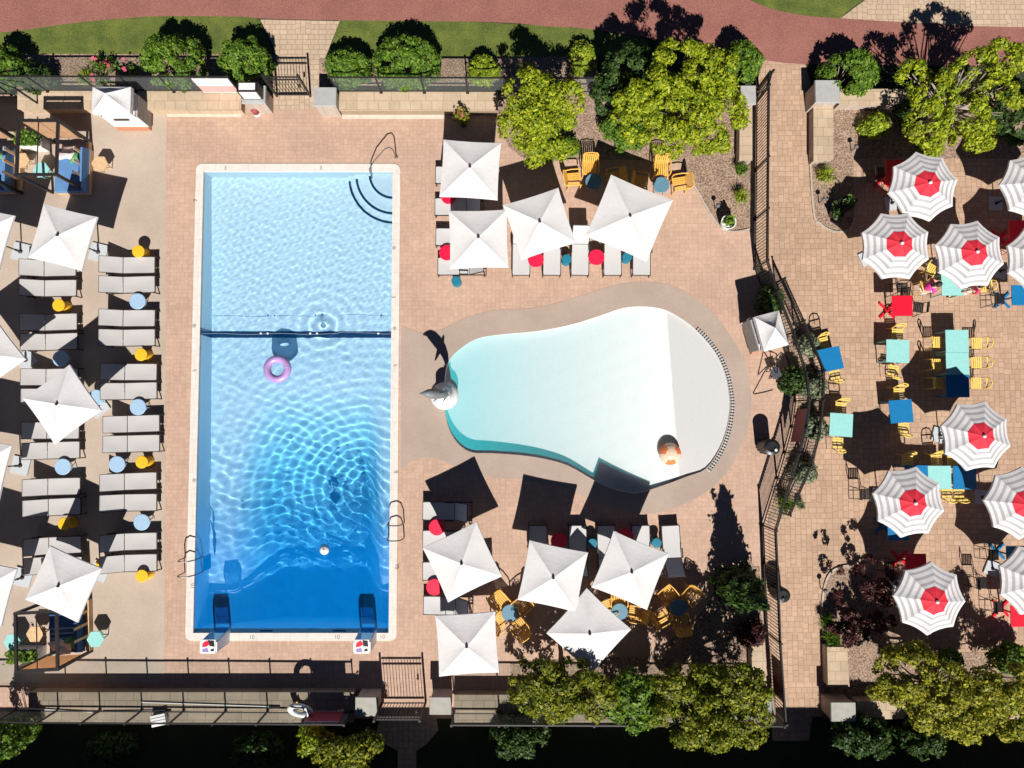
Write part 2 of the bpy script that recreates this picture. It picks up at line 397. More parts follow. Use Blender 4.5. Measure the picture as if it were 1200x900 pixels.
# pool outlines
XL = (at(233.7, 200.8).x + at(232, 742).x) / 2; XR = (at(456.3, 200.8).x + at(459.7, 741).x) / 2
YT = at(340, 200.8).y; YB = at(340, 741.5).y
CW = .275
pool_in = [(XR, YT), (XL, YT), (XL, YB), (XR, YB)]
pool_out = rounded(XL - CW, YB - CW, XR + CW, YT + CW, .24)
kz = [(145,400),(150,320),(170,280),(210,245),(260,218),(340,205),(450,195),(560,175),(660,145),(740,118),(800,112),(860,117),(910,135),(970,175),(1020,225),(1060,280),(1085,340),(1097,400),(1100,450),(1090,520),(1065,590),(1020,655),(960,680),(880,710),(800,735),(760,735),(700,720),(640,690),(560,645),(480,622),(400,610),(300,603),(235,600),(190,570),(160,520),(147,460)]
kid_poly = curve(P2([(470 + x / 2.857, 320 + y / 2.857) for x, y in kz]), 3)
ks = [(0,175),(60,200),(130,190),(220,150),(310,125),(430,118),(540,95),(650,60),(740,35),(820,30),(900,40),(980,80),(1050,140),(1110,220),(1150,300),(1170,390),(1172,450),(1160,520),(1130,600),(1080,680),(1010,740),(920,785),(840,805),(740,795),(640,760),(560,722),(480,700),(380,690),(290,682),(210,660),(140,628),(80,618),(30,632),(0,660)]
kid_surr = P2([(470 + x / 2.857, 320 + y / 2.857) for x, y in ks])
kid_surr = [kid_surr[0]] + curve(kid_surr[1:-1], 4, False) + [kid_surr[-1]]
kid_surr = [(max(p[0], XR + CW + .004), p[1]) for p in kid_surr]
BIG = 260
pool_hole = [(XR + .1, YT + .1), (XL - .1, YT + .1), (XL - .1, YB - .1), (XR + .1, YB - .1)]
m = MB().sheet([(-BIG, -BIG), (BIG, -BIG), (BIG, BIG), (-BIG, BIG)], [pool_hole, kid_poly], 0.0); struct('ground', m, M_ground)

fence_base = [(886,106),(885,200),(884,315),(895,350),(913,395),(927,440),(931,470),(927,500),(919,530),(910,560),(893,615),(895,660),(898,740),(904,830)]
fbw = P2(fence_base)
# terrace left of the fence, patio right of it
terr = P2([(-300, 100), (886, 106)]) + fbw[1:] + P2([(905, 842), (-300, 842)])
m = MB().sheet(terr, [pool_hole, kid_poly], .004); struct('paver_terrace', m, M_pav)
pat = fbw + P2([(905, 868), (948, 868), (952, 840), (1560, 840), (1560, 112), (953, 112), (944, 75.5), (893, 70)])
m = MB().sheet(pat, (), .006); struct('paver_patio', m, M_pav2)
struct('concrete_deck', MB().sheet(P2([(-300, 118), (195.5, 126), (194, 500), (192.5, 800), (-300, 800)]), (), .008), M_conc)
struct('wading_pool_surround', MB().sheet(kid_surr, [kid_poly], .010), M_surr)
struct('kerb_strip', MB().sheet(P2([(196, 132), (283, 133), (283, 137.5), (196, 137)]), (), .011).sheet(P2([(401, 133), (521, 133.5), (521, 139.5), (401, 139.5)]), (), .011), M_kerb)
road_b = [(-320,40),(-60,36),(0,38),(44,33),(96,26),(160,20.5),(192,19),(280,19.5),(310,22),(400,24),(520,25),(600,27),(640,31),(690,34),(800,52),(893,70),(936,75),(1000,76),(1110,77),(1200,78),(1290,79),(1560,80)]
road_t = [(1560,38),(1290,34),(1138,30.5),(1100,28),(1040,25),(985,21.5),(940,18),(900,9),(872,-3),(850,-12),(700,-40),(-320,-40)]
struct('asphalt_path', MB().sheet(curve(P2(road_b), 3, False) + curve(P2(road_t), 3, False), (), .008), M_asphalt)
struct('lawn', MB().sheet(P2([(-320,38),(-60,34),(0,35),(44,30),(110,23),(180,18),(290,18),(305,24),(322,64),(-320,64)]), (), .004)
       .sheet(P2([(397,23),(520,24),(640,30),(700,34),(760,47),(760,66),(385,66)]), (), .004)
       .sheet(P2([(845,-18),(880,3),(900,10.5),(940,19.5),(985,23),(992,14),(1020,-6),(1020,-60),(845,-60)]), (), .004), M_grass)
struct('verge_pavement', MB().sheet(P2([(984,22.5),(1000,10),(1018,-3),(1030,-60),(1560,-60),(1560,40),(1138,32),(1100,30)]), (), .006), M_pav3)
struct('gate_path', MB().sheet(P2([(305,23),(398,25),(385,58),(374,86),(374,128),(322,128),(323,60)]), (), .0065)
       .sheet(P2([(446,836),(510,836),(514,855),(500,872),(488,880),(488,935),(466,935),(466,880),(452,872),(441,860)]), (), .0045), M_pav3)
# planting beds (bare wood mulch between the plants)
b_up = [(583,104),(880,104),(879,268),(862,272),(850,270),(838,260),(826,241),(815,221),(806,206),(796,188),(655,187),(610,184),(596,172),(584,142)]
b_ru = [(976,108),(1540,108),(1540,186),(1000,186),(1001,255),(996,267),(985,272),(972,270),(960,262),(953,250),(949,186),(976,183)]
b_lc = [(838,664),(890,664),(897,812),(598,812),(598,775),(780,768),(784,750),(800,737),(822,717),(838,692)]
b_rl = [(985,664),(972,672),(965,690),(963,716),(965,760),(965,842),(1540,842),(1540,768),(1085,764),(1050,744),(1036,704),(1022,672),(1002,662)]
b_bu = [(898,343),(915,345),(935,375),(955,420),(962,460),(963,500),(955,540),(938,575),(915,610),(899,613),(914,560),(926,520),(936,470),(930,430),(917,392)]
mm = MB()
for b in (b_up, b_ru, b_lc, b_rl, b_bu): mm.sheet(P2(b), (), .013)
mm.sheet(P2([(-320, 62), (322, 64), (322, 108), (-320, 108)]), (), .009).sheet(P2([(374, 68), (700, 66), (700, 108), (374, 108)]), (), .009)
struct('mulch_bed_ground', mm, M_mulch)
def edging(pts, w_=.07, h=.05):
    q = curve(P2(pts), 4, False); mb = MB()
    for a, b in zip(q, q[1:]): mb.bar((*a, h / 2 + .01), (*b, h / 2 + .01), w_, h)
    return mb
ed = MB()
for pts in ([(878,269),(862,272),(850,270),(838,260),(826,241),(815,221),(806,206)], [(949,190),(953,250),(960,262),(972,270),(985,272),(996,267),(1001,255)], [(965,745),(963,716),(965,690),(972,672),(985,664),(1002,662)]):
    e_ = edging(pts); ed.add(e_.v, e_.f)
struct('bed_kerb', ed, M_wall2)

# ------------------------------------------------------------------ main pool
pool = thing('swimming_pool', 'long rectangular swimming pool with white coping and blue water', 'pool', ((XL + XR) / 2, (YT + YB) / 2, 0))
pc = Vector((-(XL + XR) / 2, -(YT + YB) / 2, 0))
def sm(a, b, x): t = max(0, min(1, (x - a) / (b - a))); return t * t * (3 - 2 * t)
def depth(x, y):
    v = (YT - y) / (YT - YB); sh = .92 + .5 * min(1, v / .4) + .25 * sm(.4, .8, v)
    a = max(0, min(1, (x - XL - .75) / 2.0)); b = max(0, min(1, (XR - x - .38) / .95))
    return sh + sm(.42, .82, v) * sm(0, 1, min(a, b)) * (2.95 - sh)
nx, ny = 46, 90
mb = MB(); vs = []; fs = []
for j in range(ny + 1):
    for i in range(nx + 1):
        x = XL + (XR - XL) * i / nx; y = YT + (YB - YT) * j / ny; vs.append((x, y, -depth(x, y)))
for j in range(ny):
    for i in range(nx):
        a = j * (nx + 1) + i; fs.append((a, a + nx + 1, a + nx + 2, a + 1))
mb.add(vs, fs)
edge = [(XL, YT + (YB - YT) * j / ny) for j in range(ny + 1)] + [(XL + (XR - XL) * i / nx, YB) for i in range(1, nx + 1)] + [(XR, YB + (YT - YB) * j / ny) for j in range(1, ny + 1)] + [(XR + (XL - XR) * i / nx, YT) for i in range(1, nx)]
n = len(edge)
for i in range(n):
    a, b = edge[i], edge[(i + 1) % n]; da, db = depth(*a), depth(*b)
    for k in range(4):
        f0, f1 = k / 4, (k + 1) / 4
        za = lambda d, f: -.094 - (d - .094) * f
        mb.add([(a[0], a[1], za(da, f0)), (b[0], b[1], za(db, f0)), (b[0], b[1], za(db, f1)), (a[0], a[1], za(da, f1))], [(0, 1, 2, 3)])
RECV = []
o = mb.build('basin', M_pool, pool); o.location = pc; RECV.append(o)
mb = MB(); ring(mb, pool_out, pool_in, -.092, .03); o = mb.build('coping', M_coping, pool); o.location = pc; RECV.append(o)
# painted band under the rope, up the walls
yb0, yb1 = at(345, 384).y, at(345, 392).y
mb = MB()
for i in range(nx):
    xa = XL + (XR - XL) * i / nx; xb = XL + (XR - XL) * (i + 1) / nx
    mb.add([(x, y, -depth(x, y) + .004) for x, y in ((xa, yb0), (xa, yb1), (xb, yb1), (xb, yb0))], [(0, 1, 2, 3)])
mb.add([(XL + .004, yb0, -depth(XL, yb0)), (XL + .004, yb1, -depth(XL, yb1)), (XL + .004, yb1, 0), (XL + .004, yb0, 0)], [(0, 1, 2, 3)])
o = mb.build('floor_stripe', M_tile, pool); o.location = pc; RECV.append(o)
# corner steps with navy nosings
for k, (r, z) in enumerate(((1.75, -.72), (1.45, -.5), (.93, -.28))):
    arc = [(XR - r * math.cos(R(a)), YT - r * 1.02 * math.sin(R(a))) for a in range(0, 91, 6)]
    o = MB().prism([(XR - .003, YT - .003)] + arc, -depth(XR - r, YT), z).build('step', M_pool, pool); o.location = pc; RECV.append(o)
    mb = MB(); a0 = 6
    for a in range(a0, 90, 3):
        q = [(XR - rr * math.cos(R(t)), YT - rr * 1.02 * math.sin(R(t)), z + .004) for rr, t in ((r, a), (r - .085, a), (r - .085, a + 3), (r, a + 3))]
        mb.add(q, [(3, 2, 1, 0)])
    o = mb.build('step_nosing', M_tile, pool); o.location = pc; RECV.append(o)
# skimmer lids and drain
mb = MB()
for px, py in ((228, 382), (462.5, 385), (228, 563), (462, 291)): q = at(px, py); mb.lathe([(.07, .031), (.07, .037), (.05, .038)], 14, (q.x, q.y, 0))
o = mb.build('skimmer_lid', pm('grey_plastic', (.35, .34, .33), .6), pool); o.location = pc
mb = MB()
for px in (310, 396): q = at(px, 741.5); mb.box((q.x, YB + .012, -.25), (.45, .02, .14))
o = mb.build('return_grille', M_tile, pool); o.location = pc
def text(body, size, loc, rz, mat, parent, name='depth_marking', align='CENTER', rx=0):
    c = bpy.data.curves.new(name, 'FONT'); c.body = body; c.size = size; c.align_x = align; c.align_y = 'CENTER'; c.extrude = .001
    c.materials.append(mat); o = bpy.data.objects.new(name, c); C.objects.link(o); bpy.context.view_layer.update()
    me = bpy.data.meshes.new_from_object(o.evaluated_get(bpy.context.evaluated_depsgraph_get())); bpy.data.objects.remove(o)
    o = bpy.data.objects.new(name, me); C.objects.link(o); o.location = loc; o.rotation_euler = (rx, 0, rz); o.parent = parent
    return o
M_mark = pm('marking_grey', (.16, .14, .13), .7, .15, 30)
for body, px, py, rz in (('10', 295, 746.5, 0), ('10', 395, 746.5, 0), ('10', 448, 746.5, 0), ('10', 226.5, 687, 90), ('10', 465, 664, -90), ('8', 464, 553, -90), ('5', 463, 428, -90), ('4', 462.6, 385, -90), ('3', 461, 348, -90), ('5', 228.3, 434, 90), ('3', 228.8, 235, 90), ('3', 264, 197, 0), ('3', 376, 197, 0)):
    q = at(px, py, .03); text(body, .2, q + pc + Vector((0, 0, .0025)), R(rz), M_mark, pool)
# expansion joints of the coping
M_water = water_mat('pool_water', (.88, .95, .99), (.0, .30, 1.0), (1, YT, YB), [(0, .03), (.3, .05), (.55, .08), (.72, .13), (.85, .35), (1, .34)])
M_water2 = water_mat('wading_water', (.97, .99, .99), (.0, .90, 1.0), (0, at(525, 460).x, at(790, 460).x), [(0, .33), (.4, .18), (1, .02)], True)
# water, a real rippled sheet; extended unseen under the deck to guide the caustics
import itertools
wr = random.Random(5)
waves = []
for i in range(15):
    a = wr.gauss(math.pi / 2, 1.1); lam = wr.uniform(.26, .70); waves.append((math.cos(a) * 6.283 / lam, math.sin(a) * 6.283 / lam, wr.uniform(0, 6.3), lam * .0014))
fine = []
for i in range(16):
    a = i * 6.283 / 16 + wr.uniform(-.2, .2); lam = wr.uniform(.14, .34); fine.append((math.cos(a) * 6.283 / lam, math.sin(a) * 6.283 / lam, wr.uniform(0, 6.3), lam * .0008))
c1 = at(428, 632); c2 = at(372, 402); c3 = at(330, 560)
def wave(x, y):
    v = (YT - y) / (YT - YB); f = .22 + 1.0 * sm(.35, .85, v)
    z = sum(A * math.sin(kx * x + ky * y + p) for kx, ky, p, A in waves) * f
    z += sum(A * math.sin(kx * x + ky * y + p) for kx, ky, p, A in fine) * (1.0 - .7 * sm(.2, .6, v))
    r = math.hypot(x - c1.x, y - c1.y); z += .0030 * math.sin(r * 17 + .5 * math.sin(3 * math.atan2(y - c1.y, x - c1.x))) * math.exp(-r * .22) * sm(0, .3, r)
    r = math.hypot(x - c2.x, y - c2.y); z += .0085 * math.sin(r * 15) * math.exp(-r * 1.5) * sm(0, .2, r)
    r = math.hypot(x - c3.x, y - c3.y); z += .0012 * math.sin(r * 18) * math.exp(-r * .5)
    return z
def grid_water(name, x0, x1, y0, y1, ext, step, zz, fn, mat):
    xs = [x0 - e for e in ext[0]] + [x0 + (x1 - x0) * i / round((x1 - x0) / step) for i in range(round((x1 - x0) / step) + 1)] + [x1 + e for e in ext[1]]
    ys = [y0 - e for e in ext[2]] + [y0 + (y1 - y0) * i / round((y1 - y0) / step) for i in range(round((y1 - y0) / step) + 1)] + [y1 + e for e in ext[3]]
    N = len(xs); mb = MB()
    mb.add([(x, y, zz + fn(x, y)) for y in ys for x in xs], [(j * N + i, j * N + i + 1, (j + 1) * N + i + 1, (j + 1) * N + i) for j in range(len(ys) - 1) for i in range(N - 1)])
    o = mb.build(name, mat, smooth=True); o['kind'] = 'structure'; o.cycles.is_caustics_caster = name == 'pool_water'
    return o
grid_water('pool_water', XL - .35, XR + .35, YB - 3.4, YT + .3, ([], [], [], []), .034, -.10, wave, M_water)

# ------------------------------------------------------------------ wading pool
wade = thing('wading_pool', 'pear shaped white wading pool with a shallow beach end', 'pool', (at(690, 465).x, at(690, 465).y, 0)); wc = -Vector(wade.location)
l0, l1 = at(785, 368), at(799, 552); ld = (l1 - l0).normalized(); ln = Vector((-ld.y, ld.x, 0))
if ln.x > 0: ln = -ln
def zfl(p):
    d = (Vector((p[0], p[1], 0)) - l0).dot(ln)
    return -.085 - d * .085 / 2.2 if d < 0 and d > -2.2 else (-.004 if d <= -2.2 else -.085 - d * .052)
def clip(poly, sgn):
    out = []
    for i in range(len(poly)):
        a, b = Vector((*poly[i], 0)), Vector((*poly[(i + 1) % len(poly)], 0)); da, db = (a - l0).dot(ln) * sgn, (b - l0).dot(ln) * sgn
        if da >= 0: out.append((a.x, a.y))
        if da * db < 0: q = a + (b - a) * (da / (da - db)); out.append((q.x, q.y))
    return out
mb = MB()
for s in (1, -1):
    k = MB().sheet(clip(kid_poly, s)); mb.add([(v[0], v[1], min(-.004, zfl(v))) for v in k.v], k.f)
n = len(kid_poly)
for i in range(n):
    a, b = kid_poly[i], kid_poly[(i + 1) % n]; mb.add([(*a, .010), (*b, .010), (*b, zfl(b)), (*a, zfl(a))], [(0, 1, 2, 3)])
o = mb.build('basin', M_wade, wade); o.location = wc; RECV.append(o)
xs = [p[0] for p in kid_poly]; ys = [p[1] for p in kid_poly]
grid_water('wading_pool_water', min(xs), at(800, 460).x + .3, min(ys), max(ys), ([.3], [.05], [.8, .3], [.2]), .07, -.09, lambda x, y: .0011 * (math.sin(7 * x + 3 * y) + math.sin(-4 * x + 9 * y + 1) + math.sin(11 * x - 5 * y)), M_water2)
# arc of drain grating, slats and rims
arc = curve(P2([(470 + x / 2.857, 320 + y / 2.857) for x, y in [(985,192),(1020,228),(1060,283),(1085,343),(1097,403),(1100,452),(1090,522),(1065,592),(1022,658)]]), 8, False)
mb = MB()
for off in (.03, .165):
    q = []
    for i, p in enumerate(arc):
        d = Vector((*arc[min(i + 1, len(arc) - 1)], 0)) - Vector((*arc[max(i - 1, 0)], 0)); nn = Vector((-d.y, d.x, 0)).normalized()
        q.append((p[0] + nn.x * off, p[1] + nn.y * off))
    if off < .1: qa = q
    else: qb = q
dist = 0; nxt = 0
for (a, b), (c, d) in zip(zip(qa, qa[1:]), zip(qb, qb[1:])):
    L = (Vector(b) - Vector(a)).length
    while nxt < dist + L:
        t_ = (nxt - dist) / L; p = Vector((*a, .016)).lerp(Vector((*b, .016)), t_); q = Vector((*c, .016)).lerp(Vector((*d, .016)), t_)
        mb.bar(p, p.lerp(q, .36), .058, .012).bar(q.lerp(p, .36), q, .058, .012).bar(p.lerp(q, .37), p.lerp(q, .63), .02, .011); nxt += .104
    dist += L
o = mb.build('drain_grate', M_grate, wade); o.location = wc
mb = MB()
for (a, b), (c, d) in zip(zip(qa, qa[1:]), zip(qb, qb[1:])): mb.add([(*a, .0125), (*b, .0125), (*d, .0125), (*c, .0125)], [(0, 1, 2, 3)])
o = mb.build('drain_channel', pm('channel_white', (.45, .44, .43), .7), wade); o.location = wc
for o in RECV: o.cycles.is_caustics_receiver = True

# ------------------------------------------------------------------ low walls, pillars
def poly_wall(name, label, pts, h, mat, capmat=None, group='low stone walls'):
    q = P2(pts, h); c = (sum(p[0] for p in q) / len(q), sum(p[1] for p in q) / len(q))
    q = [(p[0] - c[0], p[1] - c[1]) for p in q]
    t = thing(name, label, 'wall', (*c, .0), 0, group)
    MB().prism(q, .002, h - .06).build('wall_face', mat, t)
    k = 1.0; mb = MB(); big = []
    for x, y in q:
        L = math.hypot(x, y); big.append((x + .02 * (1 if x > 0 else -1), y + .02 * (1 if y > 0 else -1)))
    mb.prism(big, h - .058, h).build('cap_course', capmat or M_wall, t)
    return t
poly_wall('garden_wall', 'low tan stone wall under the glass railing, left of the gate', [(21,107),(282,107.5),(282,128),(21,127)], .45, M_wall)
poly_wall('garden_wall', 'low tan stone wall under the glass railing, right of the gate', [(398,108),(583,108),(583,128.5),(398,128.5)], .45, M_wall)
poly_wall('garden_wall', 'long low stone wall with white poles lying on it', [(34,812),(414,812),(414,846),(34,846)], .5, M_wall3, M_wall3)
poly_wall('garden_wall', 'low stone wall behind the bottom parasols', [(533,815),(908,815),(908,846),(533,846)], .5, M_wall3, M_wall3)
poly_wall('garden_wall', 'narrow block wall between the big tree and the picket fence', [(868,123),(881,123),(881,187),(867,187)], .5, M_wall2)
poly_wall('garden_wall', 'upright block wall along the walkway beside the mulch bed', [(954,125),(976,125),(976,186),(954,188)], .5, M_wall2)
poly_wall('garden_wall', 'low block wall running behind the yellow spreading tree', [(984,105),(1420,103),(1420,122),(984,122)], .5, M_wall2)
poly_wall('garden_wall', 'short tan wall beside the fence and the red leaved shrub', [(881,757),(894,757),(898,803),(883,803)], .5, M_wall2)
poly_wall('garden_wall', 'short tan block wall beside the dark red shrub bed', [(970,759),(992,759),(995,804),(971,804)], .5, M_wall2)
poly_wall('garden_wall', 'low wall half hidden by the dark bottom right hedge', [(1004,822),(1420,822),(1420,842),(1004,842)], .5, M_wall)
def pillar(label, pts, h, cap=M_cap, mat=M_wall2):
    q = P2(pts, h); xs = [p[0] for p in q]; ys = [p[1] for p in q]; cx, cy = (min(xs) + max(xs)) / 2, (min(ys) + max(ys)) / 2; dx, dy = max(xs) - min(xs), max(ys) - min(ys)
    t = thing('gate_pillar', label, 'pillar', (cx, cy, 0), 0, 'stone gate pillars')
    MB().box((0, 0, (h - .07) / 2 + .001), (dx - .1, dy - .1, h - .074)).build('shaft', mat, t)
    MB().box((0, 0, h - .035), (dx, dy, .07), taper=.04).build('cap', cap, t)
    return t
pillar('grey capped stone pillar right of the top gate', [(367,102),(394,102),(394,124),(367,124)], 1.05)
pillar('stone pillar carrying the black framed notice box', [(283,100),(311,100),(311,121),(283,121)], 1.0)
pillar('grey capped pillar in front of the big tree, left of the walkway', [(868,100),(886,100),(886,122),(868,122)], .95)
pillar('grey capped pillar beside the round bush, right of the walkway', [(955.5,93.5),(984,93.5),(984,120),(955.5,120)], 1.0)
pillar('pale capped pillar left of the bottom gate, touched by plant shadow', [(416,817),(442,817),(443,840),(417,840)], .95, M_capd)
pillar('pale capped pillar right of the bottom gate', [(503,817),(528,817),(529,838),(504,838)], .95, M_capd)
pillar('pale capped pillar at the bottom end of the picket fence', [(886,821),(904,821),(905,841),(887,841)], .95, M_capd)
pillar('pale capped pillar beside the dark bottom right hedge', [(974,823),(1003,823),(1003,846),(974,846)], .95, M_capd)

# ================================================================== FENCES AND GATES
def fence(name, label, pts, z0, h, kind, post_every=None, pickets=.115, skip_posts=(), wide=.05, posts3d=None):
    """pts: ground points (x, y). One post, one top and bottom rail and one infill panel per span, each a part"""
    o0 = Vector((pts[0][0], pts[0][1], 0)); t = thing(name, label, 'fence', o0)
    P = [Vector((p[0], p[1], 0)) - o0 for p in pts]
    sp = []
    for a, b in zip(P, P[1:]):
        L = (b - a).length; k = max(1, round(L / post_every)) if post_every else 1
        sp += [(a.lerp(b, i / k), a.lerp(b, (i + 1) / k)) for i in range(k)]
    up = Vector((0, 0, 1))
    for i, p in enumerate([s[0] for s in sp] + [sp[-1][1]]):
        MB().box(p + up * (z0 + h / 2 + .02), (wide, wide, h + .04)).box(p + up * (z0 + h + .05), (wide + .02, wide + .02, .02)).box(p + up * (z0 + .012), (wide + .06, wide + .06, .018)).build('post', M_dark, t)
    for a, b in sp:
        d = (b - a).normalized(); a2, b2 = a + d * wide / 2, b - d * wide / 2
        MB().bar(a2 + up * (z0 + h - .02), b2 + up * (z0 + h - .02), .045, .04).build('top_rail', M_dark, t)
        MB().bar(a2 + up * (z0 + .12), b2 + up * (z0 + .12), .035, .035).build('bottom_rail', M_dark, t)
        if kind == 'glass':
            MB().bar(a2 + up * (z0 + .14) + up * (h - .2) / 2, b2 + up * (z0 + .14) + up * (h - .2) / 2, .012, h - .19).build('glass_panel', M_glass, t)
        else:
            mb = MB(); n = max(1, round((b2 - a2).length / pickets))
            for i in range(n):
                q = a2.lerp(b2, (i + .5) / n); mb.box(q + up * (z0 + .12 + (h - .16) / 2), (.018, .018, h - .18))
            mb.bar(a2 + up * (z0 + h - .16), b2 + up * (z0 + h - .16), .03, .03)
            mb.build('picket_panel', M_dark, t)
    return t
g1 = P2([(8, 107), (56, 107), (116, 107), (204, 107.5), (281, 107.5)], .45)
fence('glass_fence', 'glass panel railing on the wall left of the top gate, white panel on it', g1, .45, 1.15, 'glass', 1.45)
fence('glass_fence', 'glass panel railing on the wall from the top gate to the big trees', P2([(396, 108), (700, 109)], .45), .45, 1.15, 'glass', 1.45)
fence('glass_fence', 'glass panel railing at the left end turning down behind the corner cabana', P2([(-40, 108), (8, 107), (44, 121)], .45), .2, 1.4, 'glass', 1.6)
fence('glass_fence', 'long dark railing on the bottom left wall holding the red banner', P2([(-30, 831), (412, 834)], .5), .5, 1.1, 'glass', 1.5)
fence('glass_fence', 'dark glass railing on the bottom wall right of the bottom gate', P2([(532, 834.5), (905, 836)], .5), .5, 1.1, 'glass', 1.5)
fence('picket_fence', 'black picket fence bending between the wading pool and the dining patio', [(p[0], p[1]) for p in fbw], .0, 1.4, 'picket', 2.0)
fence('picket_fence', 'short black picket fence on the far side of the bulging plant strip', P2([(908, 332), (930, 380), (953, 436), (952, 470), (948, 508), (938, 545), (914, 600)]), .0, .0 + .95, 'picket', 2.2)
def gate(label, a, b, h, z0=0):
    a, b = Vector((*a, 0)), Vector((*b, 0)); t = thing('picket_gate', label, 'gate', a); v = b - a; d = v.normalized(); up = Vector((0, 0, 1)); o = Vector((0, 0, 0))
    for p in (o, v): MB().box(p + up * (h / 2 + .06), (.07, .07, h + .12)).build('post', M_dark, t)
    mb = MB()
    for z in (.14, h - .25, h - .05): mb.bar(d * .05 + up * z, v - d * .05 + up * z, .04, .04)
    mb.build('gate_frame', M_dark, t)
    mb = MB(); n = round(v.length / .11)
    for i in range(1, n): mb.box(v * (i / n) + up * (h / 2 + .05), (.018, .018, h - .12))
    mb.build('picket_panel', M_dark, t)
    MB().box(v * .86 + up * (h * .55), (.06, .05, .16)).tube([v * .86 + up * h * .55 + Vector((0, -.03, .03)), v * .86 + up * h * .55 + Vector((0, -.09, .03)), v * .82 + up * h * .55 + Vector((0, -.09, .03))], .012).build('latch', M_bronze, t)
    return t
gate('black picket gate at the top entrance beside the notice box', P2([(325, 113)])[0], P2([(364, 113)])[0], 1.55)
gate('black picket gate at the bottom entrance between pale capped pillars', P2([(449, 822)])[0], P2([(499, 822)])[0], 1.6)
gate('black gate panel leaning beside the walkway pillar', P2([(889, 106)])[0], P2([(884.5, 122)])[0], 1.45)
# boards and banners on the fences
def board(name, label, cat, a, b, z0, z1, mat, thick=.02, off=(0, 0), trim=None):
    a, b = Vector((*a, 0)), Vector((*b, 0)); c = (a + b) / 2; t = thing(name, label, cat, (c.x + off[0], c.y + off[1], 0))
    up = Vector((0, 0, (z0 + z1) / 2))
    MB().bar(a - c + up, b - c + up, thick, z1 - z0).build('panel', mat, t)
    for z in (z0, z1): MB().bar(a - c + Vector((0, 0, z)), b - c + Vector((0, 0, z)), thick + .015, .025).build('edge_trim', trim or M_dark, t)
    return t
board('fence_sign', 'maroon sign board on the bulging fence beside the sage bushes', 'sign', P2([(926, 480)])[0], P2([(919, 517)])[0], .5, 1.35, M_sign, off=(.06, 0))
board('fence_sign', 'maroon sign board at the bottom of the walkway fence', 'sign', P2([(900.5, 764)])[0], P2([(903, 809)])[0], .2, 1.05, M_sign, off=(.05, 0))
t = board('fence_banner', 'pink and white banner on the top glass railing beside the notice box', 'banner', P2([(240, 107.5)], .45)[0], P2([(281, 107.5)], .45)[0], .52, 1.05, M_pink, off=(0, -.05), trim=M_white)
q = P2([(240, 107.5)], .45)[0], P2([(281, 107.5)], .45)[0]; hw = (q[1][0] - q[0][0]) / 2
MB().bar((-hw, 0, 1.31), (hw, 0, 1.31), .02, .48).build('white_half', M_white, t)
board('fence_banner', 'faded red banner hung on the bottom railing beside the life ring', 'banner', P2([(366, 834)], .5)[0], P2([(404, 834)], .5)[0], .6, 1.5, M_banner, off=(0, .05), trim=M_white)
# notice box on its pillar
q = at(297, 111, 1.0); t = thing('notice_box', 'black framed notice box with white panels standing on the gate pillar', 'notice box', (q.x, q.y, 1.0), R(0))
MB().box((0, 0, .32), (.72, .34, .62)).build('case', M_black, t)
MB().box((0, -.1735, .32), (.60, .012, .5)).build('notice_sheet', M_white, t)
MB().box((0, 0, .6345), (.56, .24, .012)).build('top_sheet', M_white, t)
MB().box((-.364, 0, .36), (.012, .2, .1)).build('red_label', M_red, t)
q = at(301.5, 133); t = thing('fire_lantern', 'small dark red canister on a white base by the notice pillar', 'canister', q)
MB().lathe([(.14, .002), (.14, .05), (.10, .08)], 16).build('base', M_white, t); MB().lathe([(.10, .08), (.13, .12), (.13, .34), (.07, .40), (.03, .42)], 16).build('body', M_sign, t)

# ================================================================== SQUARE PARASOLS
def canopy_square(s, z0, z1, drop=.07, n=8):
    mb = MB(); h = s / 2; rows = []
    cs = [Vector((h, h, 0)), Vector((-h, h, 0)), Vector((-h, -h, 0)), Vector((h, -h, 0))]
    for k in range(4):
        a, b = cs[k], cs[(k + 1) % 4]; N = n
        vs = []
        for i in range(N + 1):
            f = i / N
            for j in range(N + 1):
                e = a.lerp(b, j / N); p = e * f
                sag = -.06 * 4 * (j / N) * (1 - j / N) * math.sin(f * math.pi) * .5
                inset = 1 - .03 * 4 * (j / N) * (1 - j / N) * f
                vs.append((p.x * inset, p.y * inset, z1 + (z0 - z1) * f ** 1.08 + sag))
        fs = []
        for i in range(N):
            for j in range(N): q = i * (N + 1) + j; fs.append((q, q + N + 1, q + N + 2, q + 1))
        mb.add(vs, fs)
        base = vs[N * (N + 1):]; mb.add(base + [(x * 1.004, y * 1.004, z - drop) for x, y, z in base], [(j, N + 1 + j, N + 2 + j, j + 1) for j in range(N)])
    return mb
def make_square(s):
    z0, z1 = 2.10, 2.37
    def fn():
        t = thing('square_parasol', '', 'parasol')
        canopy_square(s, z0, z1).build('canopy', M_canvas, t)
        MB().tube([(0, 0, .06), (0, 0, z1 - .03)], .026, 10).build('pole', M_bronze, t)
        MB().lathe([(.035, z1 - .02), (.05, z1 + .02), (.035, z1 + .06), (.01, z1 + .09)], 12).build('finial', M_bronze, t)
        for k in range(4):
            a = R(45 + 90 * k); L = s * .7; MB().bar((0, 0, z1 - .06), (math.cos(a) * L, math.sin(a) * L, z0 - .03), .022, .03).bar((.04 * math.cos(a), .04 * math.sin(a), 1.7), (math.cos(a) * L * .5, math.sin(a) * L * .5, (z0 + z1) / 2 - .06), .018).build('rib', M_bronze, t)
        MB().box((0, 0, .03), (.62, .62, .058)).build('base', M_slab, t)
        MB().lathe([(.075, .061), (.075, .09), (.04, .12), (.04, .34)], 14).build('socket', M_bronze, t)
        return t
    return Proto(fn)
